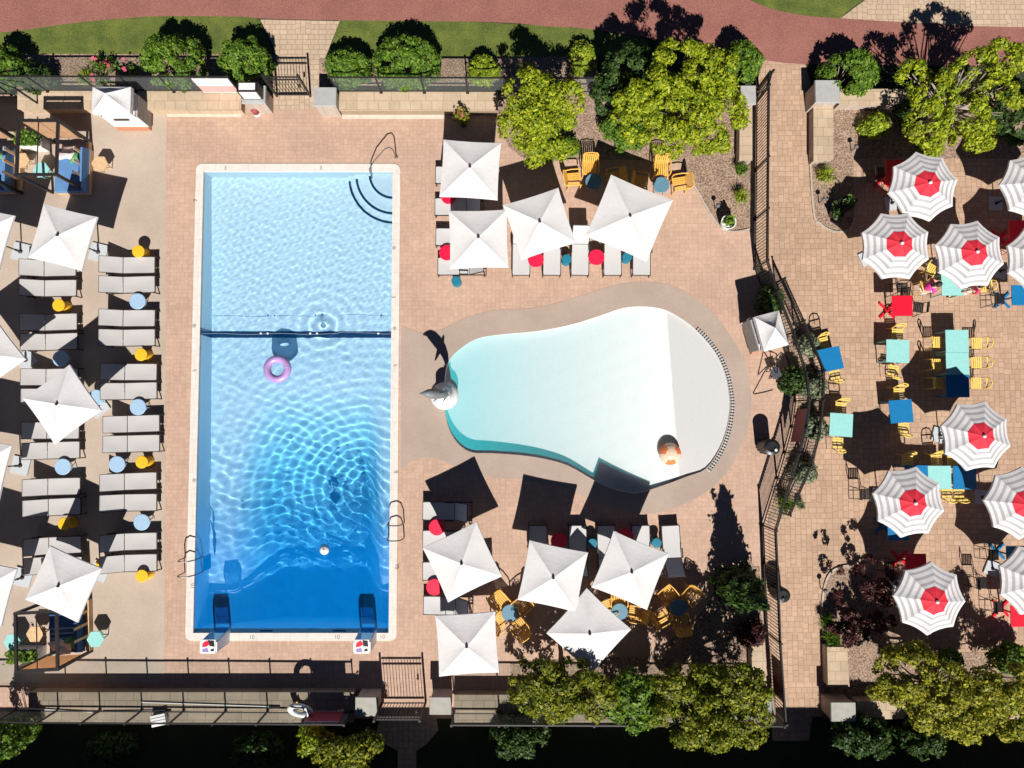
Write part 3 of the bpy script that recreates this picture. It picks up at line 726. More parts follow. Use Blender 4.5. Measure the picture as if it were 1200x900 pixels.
SQS, SQ, SQL = make_square(1.88), make_square(1.95), make_square(2.24)
GW = 'white square parasols around the pools'
squares = [
 ([(53,241),(116.4,256.4),(98,318),(35,302)], 'white square parasol at the top of the outer lounger row, nearest the top cabana'),
 ([(83,429.4),(120,481.6),(66,518.6),(31,469)], 'white square parasol set cornerwise halfway down the outer lounger row'),
 ([(60.5,641),(120.4,666.4),(92,728),(32,701)], 'white square parasol half covering the bottom corner cabana'),
 ([(-54,240),(1.6,254),(11.4,317),(-50,304)], 'white square parasol cut by the left edge beside the top loungers'),
 ([(-11,370),(29,422),(-23,463),(-62,410)], 'white square parasol pointing a corner in from the left edge'),
 ([(-50,511),(15,524),(2,589),(-63,576)], 'white square parasol on the left edge below the halfway point'),
 ([(-47,651),(19,667),(3,733),(-62,717)], 'white square parasol on the left edge beside the bottom cabana'),
 ([(521,166),(588.4,170.4),(583,235),(516,231)], 'white square parasol nearest the potted flowers at the stone wall'),
 ([(525,249),(592,247),(594,312),(527.4,313.6)], 'white square parasol over loungers, above the dolphin'),
 ([(654,222.4),(672,283),(612,303),(591.4,244)], 'white square parasol tilted between the larger parasol and the pool loungers'),
 ([(717.6,206.6),(789.6,236.4),(758,304),(689,274.4)], 'largest white square parasol, beside yellow chairs under the big tree'),
 ([(559.3,614),(588.3,675.5),(526.4,702),(498,642)], 'white square parasol with two red tables peeking out on its pool side'),
 ([(624,635.6),(693.6,651),(664,713.6),(613,704)], 'white square parasol in the middle of three below the wading pool'),
 ([(718,624),(781.6,650),(757,713),(692.4,686)], 'white square parasol below the wading pool, beside the lounger in tree shade'),
 ([(688,692.4),(738,739),(690,787),(640,740.6)], 'white square parasol cornerwise with tree shadow on its edge'),
 ([(511.4,722.6),(579.4,717.6),(585,785),(516,789.6)], 'white square parasol beside the bottom gate')]
for i, (cs, lab) in enumerate(squares):
    w_ = [at(x, y, 2.05) for x, y in cs]; c = sum(w_, Vector()) / 4
    ang = 0
    d = (w_[1] - w_[0]) + (w_[2] - w_[3]); ang = math.atan2(d.y, d.x)
    o = (SQL if i == 10 else SQS if i < 7 else SQ).place((c.x, c.y, .012), ang, lab, GW); o.rotation_euler.x, o.rotation_euler.y = R(rnd.uniform(-1.1, 1.1)), R(rnd.uniform(-1.1, 1.1))

# ================================================================== STRIPED PARASOLS
def make_striped():
    t = thing('striped_parasol', '', 'parasol'); Rr, z0, z1 = 1.19, 2.04, 2.44
    fr = [.36, .475, .55, .655, .735, .84, .91, 1.0]
    def pt(k, f, sub):
        """point on octagon ring f, side k, fraction sub along the side; sides bow inwards"""
        a, b = R(45 * k), R(45 * (k + 1)); A = Vector((math.cos(a), math.sin(a), 0)); B = Vector((math.cos(b), math.sin(b), 0))
        bow = 1 - .055 * 4 * sub * (1 - sub) * f; p = A.lerp(B, sub) * Rr * f * bow
        return (p.x, p.y, z1 + (z0 - z1) * f ** 1.1 - .035 * 4 * sub * (1 - sub) * math.sin(f * math.pi) * .6)
    S = 4; mb = MB()
    for r in range(len(fr) - 1):
        mb.cur = 1 if r % 2 else 0
        for k in range(8):
            for s in range(S):
                mb.add([pt(k, fr[r], s / S), pt(k, fr[r + 1], s / S), pt(k, fr[r + 1], (s + 1) / S), pt(k, fr[r], (s + 1) / S)], [(0, 1, 2, 3)])
    mb.cur = 0
    for k in range(8):
        for s in range(S):
            a, b = pt(k, 1, s / S), pt(k, 1, (s + 1) / S); mb.add([a, (a[0] * 1.003, a[1] * 1.003, a[2] - .09), (b[0] * 1.003, b[1] * 1.003, b[2] - .09), b], [(0, 1, 2, 3)])
    mb.build('canopy', [M_canvas, M_grey], t)
    mb = MB(); fr = [.03, .15, .28, .385]
    for r in range(3):
        for k in range(8):
            for s in range(S):
                mb.add([tuple(Vector(pt(k, f, q)) + Vector((0, 0, .016 - .008 * (f > .35)))) for f, q in ((fr[r], s / S), (fr[r + 1], s / S), (fr[r + 1], (s + 1) / S), (fr[r], (s + 1) / S))], [(0, 1, 2, 3)])
    mb.build('red_cap', M_redcv, t)
    MB().lathe([(.05, z1 - .01), (.06, z1 + .02), (.055, z1 + .05), (.03, z1 + .075), (.008, z1 + .085)], 14).build('finial', M_white, t)
    MB().tube([(0, 0, .06), (0, 0, z1)], .022, 10).build('pole', M_steel, t)
    for k in range(8):
        a = R(45 * k); MB().bar((0, 0, z1 - .05), (math.cos(a) * Rr * .97, math.sin(a) * Rr * .97, z0 - .02), .016, .022).build('rib', M_steel, t)
    MB().box((0, 0, .03), (.50, .50, .058)).build('base', M_slab, t)
    MB().lathe([(.06, .061), (.06, .09), (.035, .12), (.035, .32)], 14).build('socket', M_dark, t)
    return t
STR = Proto(make_striped)
for cx, cy, kx, ky, lab in [
 (1081.9, 216.7, 1072.8, 178.7, 'striped red centred parasol nearest the small mulch bed, top of the patio'),
 (1050.8, 286.5, 1034, 251, 'striped red centred parasol at the patio edge by the walkway, above the red bar table'),
 (1136, 298.2, 1114.7, 264.7, 'striped red centred parasol over the aqua table with two seated people'),
 (1214, 217, 1173, 216, 'striped red centred parasol cut by the right edge near the top hedge'),
 (1220, 303, 1181, 288, 'striped red centred parasol cut by the right edge beside the seated people'),
 (1143.2, 511.3, 1152.5, 473, 'striped red centred parasol below the long aqua table'),
 (1066.2, 588.9, 1074, 549.7, 'striped red centred parasol over the row of blue and aqua tables'),
 (1198, 590, 1157, 586.7, 'striped red centred parasol cut by the right edge, beside the end of the table row'),
 (1211, 681, 1173, 665, 'striped red centred parasol cut by the right edge above the red table corner'),
 (1088.3, 700.3, 1089.7, 660, 'striped red centred parasol with leaf shadow on its lower edge')]:
    c = at(cx, cy, 2.08); k = at(kx, ky, 2.05)
    o = STR.place((c.x, c.y, .014), math.atan2(k.y - c.y, k.x - c.x), lab, 'striped parasols on the dining patio'); o.rotation_euler.x, o.rotation_euler.y = R(rnd.uniform(-1.3, 1.3)), R(rnd.uniform(-1.3, 1.3))

# ================================================================== SUN LOUNGERS (head towards -x, foot towards +x)
def lounger(mat, ang, wd=.62, arms=True):
    def fn():
        t = thing('sun_lounger', '', 'sun lounger'); h = .36; L = 1.12; B = .76; ca, sa = math.cos(R(ang)), math.sin(R(ang))
        mb = MB()
        for y in (-wd / 2, wd / 2): mb.bar((-.62, y, h - .03), (L + .02, y, h - .03), .035, .045)
        for x in (-.6, .0, L): mb.bar((x, -wd / 2, h - .035), (x, wd / 2, h - .035), .03, .035)
        mb.build('frame', M_bronze, t)
        for x in (-.5, L - .06):
            for y in (-wd / 2, wd / 2): MB().bar((x, y, h - .055), (x + (.07 if x > 0 else -.05), y, .004), .035, .035).build('leg', M_bronze, t)
        for y in (-wd / 2 - .012, wd / 2 + .012) if arms else ():
            MB().bar((.02, y, h + .18), (.36, y, h + .18), .045, .022).bar((.33, y, h - .052), (.34, y, h + .168), .022).bar((.05, y, h - .052), (.04, y, h + .168), .022).build('armrest', M_bronze, t)
        mb = MB(); N = 6; vs = []
        for i in range(N + 1):
            for j in range(5):
                y = (-.5 + j / 4) * (wd - .02); vs.append((.012 + (L - .02) * i / N, y, h + .004 - .028 * math.sin(math.pi * i / N) * math.sin(math.pi * j / 4) - .012 * (i / N)))
        fs = [(i * 5 + j, (i + 1) * 5 + j, (i + 1) * 5 + j + 1, i * 5 + j + 1) for i in range(N) for j in range(4)]
        mb.add(vs, fs).build('seat', mat, t, smooth=True)
        mb = MB(); vs = []
        for i in range(N + 1):
            for j in range(5):
                y = (-.5 + j / 4) * (wd - .02); u = -.012 - (B - .012) * i / N; dz = -.02 * math.sin(math.pi * i / N) * math.sin(math.pi * j / 4)
                vs.append((u * ca + dz * sa, y, h + .006 - u * sa + dz * ca))
        bk = mb.add(vs, [(i * 5 + j, i * 5 + j + 1, (i + 1) * 5 + j + 1, (i + 1) * 5 + j) for i in range(N) for j in range(4)]).build('backrest', mat, t, smooth=True)
        mb = MB()
        for y in (-wd / 2 + .005, wd / 2 - .005): mb.bar((0, y, h - .012), (-B * ca, y, h + B * sa - .012), .028)
        mb.bar((-B * ca, -wd / 2, h + B * sa - .012), (-B * ca, wd / 2, h + B * sa - .012), .028)
        for y in (-wd * .32, wd * .32): mb.bar((-B * .55 * ca, y, h + B * .55 * sa - .03), (-.58, y, h - .05), .018)
        mb.build('back_frame', M_bronze, bk)
        return t
    return Proto(fn)
LG, LG2, LW = lounger(M_sling, 25, .585, False), lounger(M_slingw, 46), lounger(M_slingw, 52)
colB = [311, 334, 373, 396, 436, 458.5, 497, 520, 564.5, 589, 635, 660]
for i, y in enumerate(colB):
    px = 144.5 + (5 if 5 < i < 8 else 0) + (2 if 3 < i < 6 else 0) + (1.5 if i > 7 else 0)
    LG.place(at(px, y, .36).xy.to_3d() + Vector((0, 0, .010)), R(-1 + rnd.uniform(-1.2, 1.2)) + R(2.2), 'grey lounger beside the pool\'s left side, %s from the top of its row' % ORD[i], 'grey loungers in two rows left of the pool')
colA = [314.5, 338, 378, 401, 442, 465, 504.5, 528, 570.5, 594.5, 639.5, 662]
for i, y in enumerate(colA):
    px = 52 + i * .55
    LG.place(at(px, y, .36).xy.to_3d() + Vector((0, 0, .010)), R(1.2 + rnd.uniform(-1.2, 1.2)), 'grey lounger in the outer row below the left parasols, %s from its top' % ORD[i], 'grey loungers in two rows left of the pool')
for i, (hx, y) in enumerate([(547, 205), (546.5, 242), (547.5, 278), (550, 312)]):
    LG2.place(at(hx, y, .36).xy.to_3d() + Vector((0, 0, .006)), R(180 + rnd.uniform(-1, 1)), 'pale lounger pointing at the pool under the upper parasols, %s from the top' % ORD[i], 'pale loungers under the upper parasols')
for i, x in enumerate([611, 647, 680, 717.5, 752]):
    LG2.place(at(x, 286, .36).xy.to_3d() + Vector((0, 0, .006)), R(-90 + rnd.uniform(-1, 1)), 'pale lounger facing the wading pool from above, %s from the left' % ORD[i], 'pale loungers under the upper parasols')
for i, (hx, y) in enumerate([(533, 599), (533, 632.5), (533, 669), (534, 710)]):
    LW.place(at(hx, y, .36).xy.to_3d() + Vector((0, 0, .006)), R(180 + rnd.uniform(-1, 1)), 'pale lounger pointing at the pool under the lower parasols, %s from the top' % ORD[i], 'pale loungers under the lower parasols')
for i, x in enumerate([630.5, 677, 711, 751.5, 788]):
    LG2.place(at(x, 654, .36).xy.to_3d() + Vector((0, 0, .006)), R(90 + (3 if i == 4 else rnd.uniform(-1, 1))), 'pale lounger facing the wading pool from below, %s from the left' % ORD[i], 'pale loungers under the lower parasols')

# ================================================================== SIDE TABLES AND STOOLS
def round_table(name, mat, r, h, cat='side table', legs=3):
    def fn():
        t = thing(name, '', cat)
        MB().lathe([(r - .03, h - .035), (r, h - .03), (r, h - .008), (r - .012, h)], 28).build('tabletop', mat, t)
        for k in range(legs):
            a = R(360 / legs * k + 20); MB().tube([(math.cos(a) * r * .45, math.sin(a) * r * .45, h - .036), (math.cos(a) * r * .85, math.sin(a) * r * .85, .006)], .014, 6).build('leg', mat, t)
        MB().torus((0, 0, h * .4), r * .62, .01, 20, 5).build('ring_stretcher', mat, t)
        return t
    return Proto(fn)
TB, TR, TT = round_table('side_table', M_ltblue, .285, .46), round_table('side_table', M_redd, .285, .46), round_table('bistro_table', M_stealb, .29, .55, 'table', 4)
for x, y, lab in [(161, 353, 'pale blue round table between the first and second pairs of poolside loungers'), (161.6, 477, 'pale blue round table between the third and fourth pairs of poolside loungers'),
                  (137, 544, 'pale blue round table half in parasol shade, beside a yellow stool'), (166, 612, 'pale blue round table between the last two pairs of poolside loungers'),
                  (71, 420, 'pale blue round table in parasol shade in the outer lounger row'), (73.6, 547, 'pale blue round table lit by sun in the outer lounger row'), (112, 466, 'pale blue round table mostly hidden under the halfway parasol')]:
    TB.place(at(x, y, .46).xy.to_3d() + Vector((0, 0, .008)), rnd.uniform(0, 6), lab, 'pale blue side tables among the grey loungers')
for x, y, lab in [(628, 304, 'red round table poking out below the tilted upper parasol'), (699, 301.5, 'red round table fully visible below the largest parasol'), (524, 296, 'red round table at the pool side of the upper parasol, lower one'),
                  (526, 230, 'red round table sliver between the two upper parasols'), (512, 618, 'red round table above the lower left parasol, next to the first lounger'), (509, 688, 'red round table below the lower left parasol corner'),
                  (655, 634, 'dark red round table in shade between two lower loungers'), (733, 629, 'red round table mostly under the lower right parasol')]:
    TR.place(at(x, y, .46).xy.to_3d() + Vector((0, 0, .006)), rnd.uniform(0, 6), lab, 'red side tables among the pale loungers')
def stool(name, mat, r, h):
    def fn():
        t = thing(name, '', 'stool')
        MB().lathe([(r * .95, .003), (r, .02), (r * .72, h * .42), (r * .68, h * .5), (r * .74, h * .6), (r * 1.0, h - .03)], 24).build('body', mat, t, smooth=False)
        MB().lathe([(r * 1.0, h - .03), (r * 1.03, h - .015), (r * .97, h), (r * .5, h + .004)], 24).build('seat', mat, t)
        return t
    return Proto(fn)
SY, ST_ = stool('drum_stool', M_yellow, .215, .50), stool('drum_stool', M_teal, .17, .42)
for x, y, lab in [(162, 294.5, 'yellow drum stool above the topmost poolside lounger'), (68.5, 357.5, 'yellow drum stool in the outer row, near its top'), (165, 415.5, 'yellow drum stool between the second and third poolside pairs'),
                  (166, 541.5, 'yellow drum stool beside a half shaded pale blue table'), (75, 614, 'yellow drum stool darkened by parasol shade in the outer row'), (166, 675, 'yellow drum stool below the last poolside lounger'), (119, 661, 'yellow drum stool hidden at the corner of the bottom left parasol')]:
    SY.place(at(x, y, .5).xy.to_3d() + Vector((0, 0, .008)), 0, lab, 'yellow drum stools among the loungers')
for x, y, lab in [(664, 303.6, 'teal drum stool between two loungers under the tilted upper parasol'), (735, 301, 'teal drum stool below the largest parasol'), (534.6, 329, 'teal drum stool standing alone above the dolphin'),
                  (694.4, 637, 'teal drum stool between lower loungers, the left one'), (769.6, 636.4, 'teal drum stool beside the lounger in tree shade')]:
    ST_.place(at(x, y, .42).xy.to_3d() + Vector((0, 0, .008)), 0, lab, 'teal drum stools among the pale loungers')
# hexagon tables by the cabanas
def hexa_table(mat):
    def fn():
        t = thing('hexagon_table', '', 'side table'); hx = [(math.cos(R(60 * k)) * .30, math.sin(R(60 * k)) * .30) for k in range(6)]
        MB().prism(hx, .45, .49).build('tabletop', mat, t)
        for k in range(0, 6, 2): MB().bar((hx[k][0] * .8, hx[k][1] * .8, .45), (hx[k][0] * .6, hx[k][1] * .6, .004), .03).bar((hx[k][0] * .6, hx[k][1] * .6, .02), (0, 0, .02), .02).build('leg', mat, t)
        return t
    return Proto(fn)
HT, HA = hexa_table(M_tan), hexa_table(M_aqua)
for pr, x, y, lab in [(HT, 117, 192, 'tan hexagon table outside the top cabana'), (HT, 25, 188, 'tan hexagon table at the left side of the top cabana'), (HA, 48.5, 199, 'aqua hexagon table inside the top cabana'),
                      (HA, 112, 749, 'aqua hexagon table outside the bottom cabana'), (HT, 41, 743, 'tan hexagon table inside the bottom cabana'), (HA, 14.5, 752, 'aqua hexagon table at the left post of the bottom cabana')]:
    pr.place(at(x, y, .48).xy.to_3d() + Vector((0, 0, .008)), R(rnd.uniform(-8, 8)), lab, 'hexagon tables by the cabanas')

# ================================================================== CHAIRS AND TABLES (chairs face +x)
def armchair():
    t = thing('slatted_armchair', '', 'chair')
    mb = MB()
    for k in range(7): mb.box((.02, -.21 + k * .07, .40 - .0 * k), (.44, .052, .02))
    mb.bar((-.2, -.24, .385), (-.2, .24, .385), .04, .02).bar((.24, -.24, .385), (.24, .24, .385), .04, .02).build('seat', M_amber, t)
    mb = MB()
    for k in range(7):
        y = -.21 + k * .07; mb.bar((-.21, y, .42), (-.36, y * 1.05, .80), .05, .016)
    q = [(-.22, -.25, .40), (-.34, -.27, .74), (-.375, -.22, .82), (-.39, 0, .845), (-.375, .22, .82), (-.34, .27, .74), (-.22, .25, .40)]
    mb.tube(q, .02, 8).build('backrest', M_amber, t)
    for s in (-1, 1):
        MB().tube([(-.31, .26 * s, .64), (-.1, .29 * s, .65), (.16, .29 * s, .64), (.24, .28 * s, .60), (.25, .27 * s, .42)], .022, 8).build('armrest', M_amber, t)
        for x in (-.2, .23): MB().bar((x, .24 * s, .38), (x * 1.12, .26 * s, .004), .032).build('leg', M_amber, t)
    return t
AC = Proto(armchair)
def cafe_chair():
    t = thing('metal_chair', '', 'chair')
    mb = MB()
    for k in range(5): mb.box((-.15 + k * .075, 0, .445), (.055, .38, .012))
    mb.bar((-.19, -.18, .435), (.19, -.18, .435), .02).bar((-.19, .18, .435), (.19, .18, .435), .02).build('seat', M_yel2, t)
    MB().tube([(-.2, -.19, .44), (-.25, -.19, .68), (-.31, -.13, .79), (-.335, 0, .82), (-.31, .13, .79), (-.25, .19, .68), (-.2, .19, .44)], .021, 8).bar((-.255, -.185, .64), (-.255, .185, .64), .045, .014).tube([(-.245, 0, .5), (-.325, 0, .8)], .012, 6).build('backrest', M_yel2, t)
    for x in (-.19, .18):
        for y in (-.18, .18): MB().tube([(x, y, .43), (x * 1.25, y * 1.12, .004)], .013, 6).build('leg', M_yel2, t)
    return t
M_yel2 = pm('pale_yellow_metal', (.80, .56, .13), .5, .06, 10)
CC = Proto(cafe_chair)
def bar_stool(mat, name='bar_stool'):
    def fn():
        t = thing(name, '', 'bar stool')
        mb = MB()
        for k in range(6): mb.box((-.15 + k * .06, 0, .70), (.048, .36, .014))
        mb.bar((-.18, -.17, .69), (.18, -.17, .69), .022).bar((-.18, .17, .69), (.18, .17, .69), .022).build('seat', mat, t)
        MB().tube([(-.18, -.18, .69), (-.22, -.18, .98), (-.22, .18, .98), (-.18, .18, .69)], .014, 6).bar((-.215, -.17, .90), (-.215, .17, .90), .014, .09).build('backrest', mat, t)
        for x in (-.17, .17):
            for y in (-.17, .17): MB().tube([(x, y, .69), (x * 1.3, y * 1.3, .004)], .013, 6).build('leg', mat, t)
        mb = MB(); z = .28
        for a, b in (((-1, -1), (1, -1)), ((1, -1), (1, 1)), ((1, 1), (-1, 1)), ((-1, 1), (-1, -1))): mb.bar((a[0] * .2, a[1] * .2, z), (b[0] * .2, b[1] * .2, z), .016)
        mb.build('foot_rail', mat, t)
        return t
    return Proto(fn)
BS, BR = bar_stool(M_black), bar_stool(M_redd)
def low_table(mat, s=.80):
    def fn():
        t = thing('square_table', '', 'table')
        MB().box((0, 0, .72), (s, s, .03)).build('tabletop', mat, t)
        for x in (-1, 1):
            for y in (-1, 1): MB().bar((x * (s / 2 - .06), y * (s / 2 - .06), .70), (x * (s / 2 - .04), y * (s / 2 - .04), .004), .04).build('leg', mat, t)
        MB().box((0, 0, .675), (s - .16, s - .16, .05)).build('apron', mat, t)
        return t
    return Proto(fn)
LB, LA = low_table(M_blue), low_table(M_aqua)
def high_table(mat):
    def fn():
        t = thing('bar_table', '', 'bar table')
        MB().box((0, 0, 1.055), (.70, .70, .03)).build('tabletop', mat, t)
        MB().tube([(0, 0, .05), (0, 0, 1.04)], .032, 10).build('pedestal', mat, t)
        mb = MB(); d = .27
        mb.bar((-d, -d, .03), (d, d, .03), .075, .05).bar((-d, d, .031), (-.03, .03, .031), .075, .05).bar((.03, -.03, .031), (d, -d, .031), .075, .05).build('cross_base', mat, t)
        return t
    return Proto(fn)
HR, HB = high_table(M_red), high_table(M_blue)
def put(pr, x, y, h, rz, lab, grp, z=.008): return pr.place(at(x, y, h).xy.to_3d() + Vector((0, 0, z)), R(rz), lab, grp)
# lounge sets by the big trees
GB = 'round tables with amber armchairs'
for x, y, lab in [(695.6, 212.6, 'steel blue round table in shade under the big trees, left set'), (775, 216.6, 'steel blue round table in the sun beside the big tree, right set'), (597.6, 718.4, 'steel blue round table ringed by four amber chairs near the bottom gate'),
                  (726, 717, 'steel blue round table half shaded beside the cornerwise parasol'), (795, 712, 'steel blue round table dappled by branch shadows')]:
    put(TT, x, y, .55, 20, lab, GB)
GC = 'amber armchairs around the round tables'
for x, y, rz, lab in [(691.6, 196, -90, 'amber armchair at the top of the shaded round table by the big trees'), (672, 210, 5, 'amber armchair left of the shaded round table, in sun'), (720, 208, 190, 'amber armchair in deep shade right of the left round table'),
                      (775.4, 197, -90, 'amber armchair above the sunlit round table by the big tree'), (797, 215, 188, 'amber armchair right of the sunlit round table by the big tree'), (751, 213, -8, 'amber armchair in deep shade left of the sunlit round table'),
                      (586, 703.5, -50, 'amber armchair upper left of the table near the bottom gate'), (611, 709, -140, 'amber armchair upper right of the table near the bottom gate, half hidden'), (586, 728, 45, 'amber armchair lower left of the table near the bottom gate, half hidden'), (609, 735, 125, 'amber armchair lower right of the table near the bottom gate'),
                      (725, 702, -90, 'amber armchair peeking from under a parasol above its half shaded table'), (746, 719, 170, 'amber armchair in shade right of the half shaded table'), (713, 711, 20, 'amber armchair tucked under the parasol left of its half shaded table'),
                      (783, 697, -50, 'amber armchair above the table with branch shadows'), (808, 698, -130, 'amber armchair in tree shade upper right of the dappled table'), (775, 722, 30, 'amber armchair in shade left of the dappled table'), (798, 729, 100, 'amber armchair in sun below the dappled table')]:
    put(AC, x, y, .45, rz, lab, GC, .016)
# dining patio
GT = 'square tables on the dining patio'
for pr, x, y, rz, lab in [(LB, 973, 421, 12, 'blue square table nearest the plant strip by the white kiosk'), (LA, 985.7, 498, -4, 'aqua square table nearest the maroon fence sign'), (LA, 1052, 411.5, -2, 'aqua square table below the red bar table'),
                          (LB, 1056, 482, 4, 'blue square table standing alone below an aqua one'), (LA, 1121.5, 400, 0, 'aqua square table at the top of the long table'), (LA, 1122, 426.2, 0, 'aqua square table in the middle of the long table'), (LB, 1122.3, 452.2, 0, 'navy shaded square table at the bottom end of the long table'),
                          (LB, 1074, 559, 0, 'blue square table half under a striped parasol, left end of the row'), (LA, 1101, 559.5, 0, 'aqua square table in the middle of the row between two blue ones'), (LB, 1130.5, 559.8, 0, 'blue square table at the right end of the row'),
                          (LA, 1116.5, 333, 0, 'aqua square table with two people sitting at it')]:
    put(pr, x, y, .735, rz, lab, GT)
GH = 'square bar tables with cross bases'
for pr, x, y, lab in [(HR, 1057, 358.5, 'red bar table in full sun, its cross base showing'), (HB, 1197, 346, 'blue bar table at the right edge, its cross base showing'), (HR, 1196, 722, 'red bar table at the bottom right, corner under a striped parasol'), (HR, 1073, 661, 'dark red bar table in leaf shade below the table row'),
                      (HR, 1050, 199, 'dark red bar table half under the topmost striped parasol'), (HR, 1194, 270, 'dark red bar table in shade between two right edge parasols'), (HB, 1191, 652, 'dark blue bar table in shade at the right edge'), (HB, 1052, 621, 'blue bar table corner showing under the lower striped parasol')]:
    put(pr, x, y, 1.05, 0, lab, GH)
GS = 'black bar stools on the patio'
for x, y, rz, lab in [(1057.5, 337, -90, 'black bar stool above the sunlit red bar table'), (1076, 360, 172, 'black bar stool right of the sunlit red bar table'), (1171, 350, 0, 'black bar stool left of the blue bar table at the right edge'), (1170, 711, 0, 'black bar stool left of the bottom right red bar table'),
                      (1042, 664, 0, 'black bar stool in leaf shade left of a dark red bar table'), (1013, 579, 0, 'black bar stool at the left of the lower striped parasol'), (1150, 683, 0, 'black bar stool left of the right edge parasol above the red corner table'), (1164, 650, 0, 'black bar stool beside the dark blue bar table in shade'), (1030, 202, 0, 'black bar stool in shade by the small mulch bed')]:
    put(BS, x, y, .7, rz, lab, GS)
put(BR, 1044, 213, .7, 60, 'red bar stool half under the topmost striped parasol', 'red bar stools'); put(BR, 1186, 284, .7, 60, 'red bar stool in shade beside the right edge parasols', 'red bar stools')
GY = 'yellow metal chairs on the patio'
for x, y, rz, lab in [(965, 401.5, -75, 'yellow metal chair above the blue table by the plant strip'), (978, 438, 100, 'yellow metal chair below the blue table by the plant strip'), (985.5, 477.5, -95, 'yellow metal chair above the aqua table by the maroon sign'), (982, 519, 88, 'yellow metal chair below the aqua table by the maroon sign'),
                      (1052, 391, -90, 'yellow metal chair above the aqua table under the red bar table'), (1047, 434, 80, 'yellow metal chair below the aqua table, above the lone blue table'), (1098, 401, 0, 'yellow metal chair left of the long table, top one'), (1098, 427, 0, 'yellow metal chair left of the long table, shaded middle one'), (1100, 449, 0, 'yellow metal chair left of the long table, shaded bottom one'),
                      (1145, 402, 180, 'yellow metal chair right of the long table, top one'), (1144.5, 425, 180, 'yellow metal chair right of the long table, middle one'), (1144, 449, 180, 'yellow metal chair right of the long table, bottom one'), (1054, 461, -90, 'yellow metal chair above the lone blue table'), (1059, 501, 85, 'yellow metal chair below the lone blue table'),
                      (1064, 540, -90, 'yellow metal chair in shade above the left end of the table row'), (1098, 539, -85, 'yellow metal chair above the aqua table of the row'), (1117, 541, -90, 'yellow metal chair above the row, tucked by the striped parasol'), (1110, 577, 90, 'yellow metal chair below the row, left of its twin'), (1124, 577, 92, 'yellow metal chair below the right end of the row'), (1092, 316, -30, 'yellow metal chair between two striped parasols')]:
    put(CC, x, y, .47, rz, lab, GY)

# ================================================================== CABANAS
def cabana(cx, cy, ang, label, striped, flip):
    """frame of posts and beams, rear screen, daybed with pillows; +y is the screen side"""
    t = thing('cabana', label, 'cabana', (cx, cy, .008), ang, 'framed cabanas on the left')
    W2, D2, Ht = .67, .93, 1.9; f = flip
    for x in (-W2, W2):
        for y in (-D2, D2): MB().box((x, y, Ht / 2), (.09, .09, Ht)).build('post', M_dark, t)
    for y in (-D2, D2): MB().box((0, y, Ht + .042), (2 * W2 + .1, .09, .08)).build('beam', M_dark, t)
    for x in (-W2, W2): MB().box((x, 0, Ht + .041), (.088, 2 * D2 - .094, .078)).build('beam', M_dark, t)
    MB().box((0, 0, Ht + .03), (.025, 2 * D2 - .1, .03)).build('ridge_wire', M_dark, t)
    mb = MB()
    for k in range(11): mb.box((0, D2 * f, .5 + k * .125), (2 * W2 - .1, .022, .104))
    mb.build('slatted_screen', M_panel, t)
    mb = MB()
    for k in range(3): mb.box((W2, -.5 * f + k * .42 * f, .55), (.03, .09, 1.0))
    mb.box((W2 + .001, 0, .14), (.1, 2 * D2 - .1, .2)).build('side_screen', M_tan, t)
    return t
def daybed(cx, cy, ang, label, mat, striped, flip):
    t = thing('daybed', label, 'daybed', (cx, cy, .008), ang, 'cabana daybeds')
    MB().box((0, 0, .13), (1.16, 1.62, .2)).build('base', M_tan, t)
    mb = MB(); mb.box((0, 0, .325), (1.14, 1.6, .17), taper=.03); mb.build('mattress', mat, t)
    if striped:
        mb = MB()
        for k in range(5): mb.box((0, -.62 + k * .17, .414), (1.02, .05, .006))
        mb.build('stripe', M_ltblue, t)
    MB().box((.50, 0, .52), (.12, 1.6, .3), taper=.1).build('bolster', mat, t)
    for x, y, rz, mt, nm in ((-.28, .48 * flip, 15, M_pillow, 'pillow'), (.05, .5 * flip, -20, M_white, 'pillow'), (.2, .42 * flip, 30, M_green, 'pillow'), (-.05, .66 * flip, 5, M_pillow if not striped else M_ltblue, 'pillow')):
        mb = MB(); vs = []; N = 6
        for sgn in (1, -1):
            for i in range(N + 1):
                for j in range(N + 1):
                    u, v = i / N * 2 - 1, j / N * 2 - 1; hgt = .085 * (1 - u * u) ** .5 * (1 - v * v) ** .5
                    k = 1 - .08 * (1 - abs(u)) * abs(v); kk = 1 - .08 * (1 - abs(v)) * abs(u); vs.append((u * .23 * kk, v * .19 * k, sgn * hgt))
        fs = []
        for s_ in range(2):
            for i in range(N):
                for j in range(N):
                    q = s_ * (N + 1) ** 2 + i * (N + 1) + j; ff = (q, q + N + 1, q + N + 2, q + 1); fs.append(ff if s_ == 0 else ff[::-1])
        mtx = Matrix.Translation((x, y, .50)) @ Matrix.Rotation(R(rz), 4, 'Z') @ Matrix.Rotation(R(-18 * flip), 4, 'X')
        mb.add([mtx @ Vector(v) for v in vs], fs); mb.build(nm, mt, t, smooth=True)
    return t
c = at(45, 173.5, 1.9); cabana(c.x, c.y, 0, 'dark framed cabana with a slatted screen and blue daybed, top left corner', False, 1)
q = at(83, 199, .4); daybed(q.x, q.y, 0, 'blue daybed with scattered pillows in the top cabana', M_denim, False, 1)
c2_ = at(-40, 174, 1.9); cabana(c2_.x, c2_.y, 0, 'dark framed cabana cut by the left edge beside the top cabana', False, 1)
q = at(-6, 198, .4); daybed(q.x, q.y, 0, 'blue daybed cut by the left edge', M_denim, False, 1)
c = at(44, 751, 1.9); cabana(c.x, c.y, R(3), 'dark framed cabana half under a white parasol, bottom left corner', True, -1)
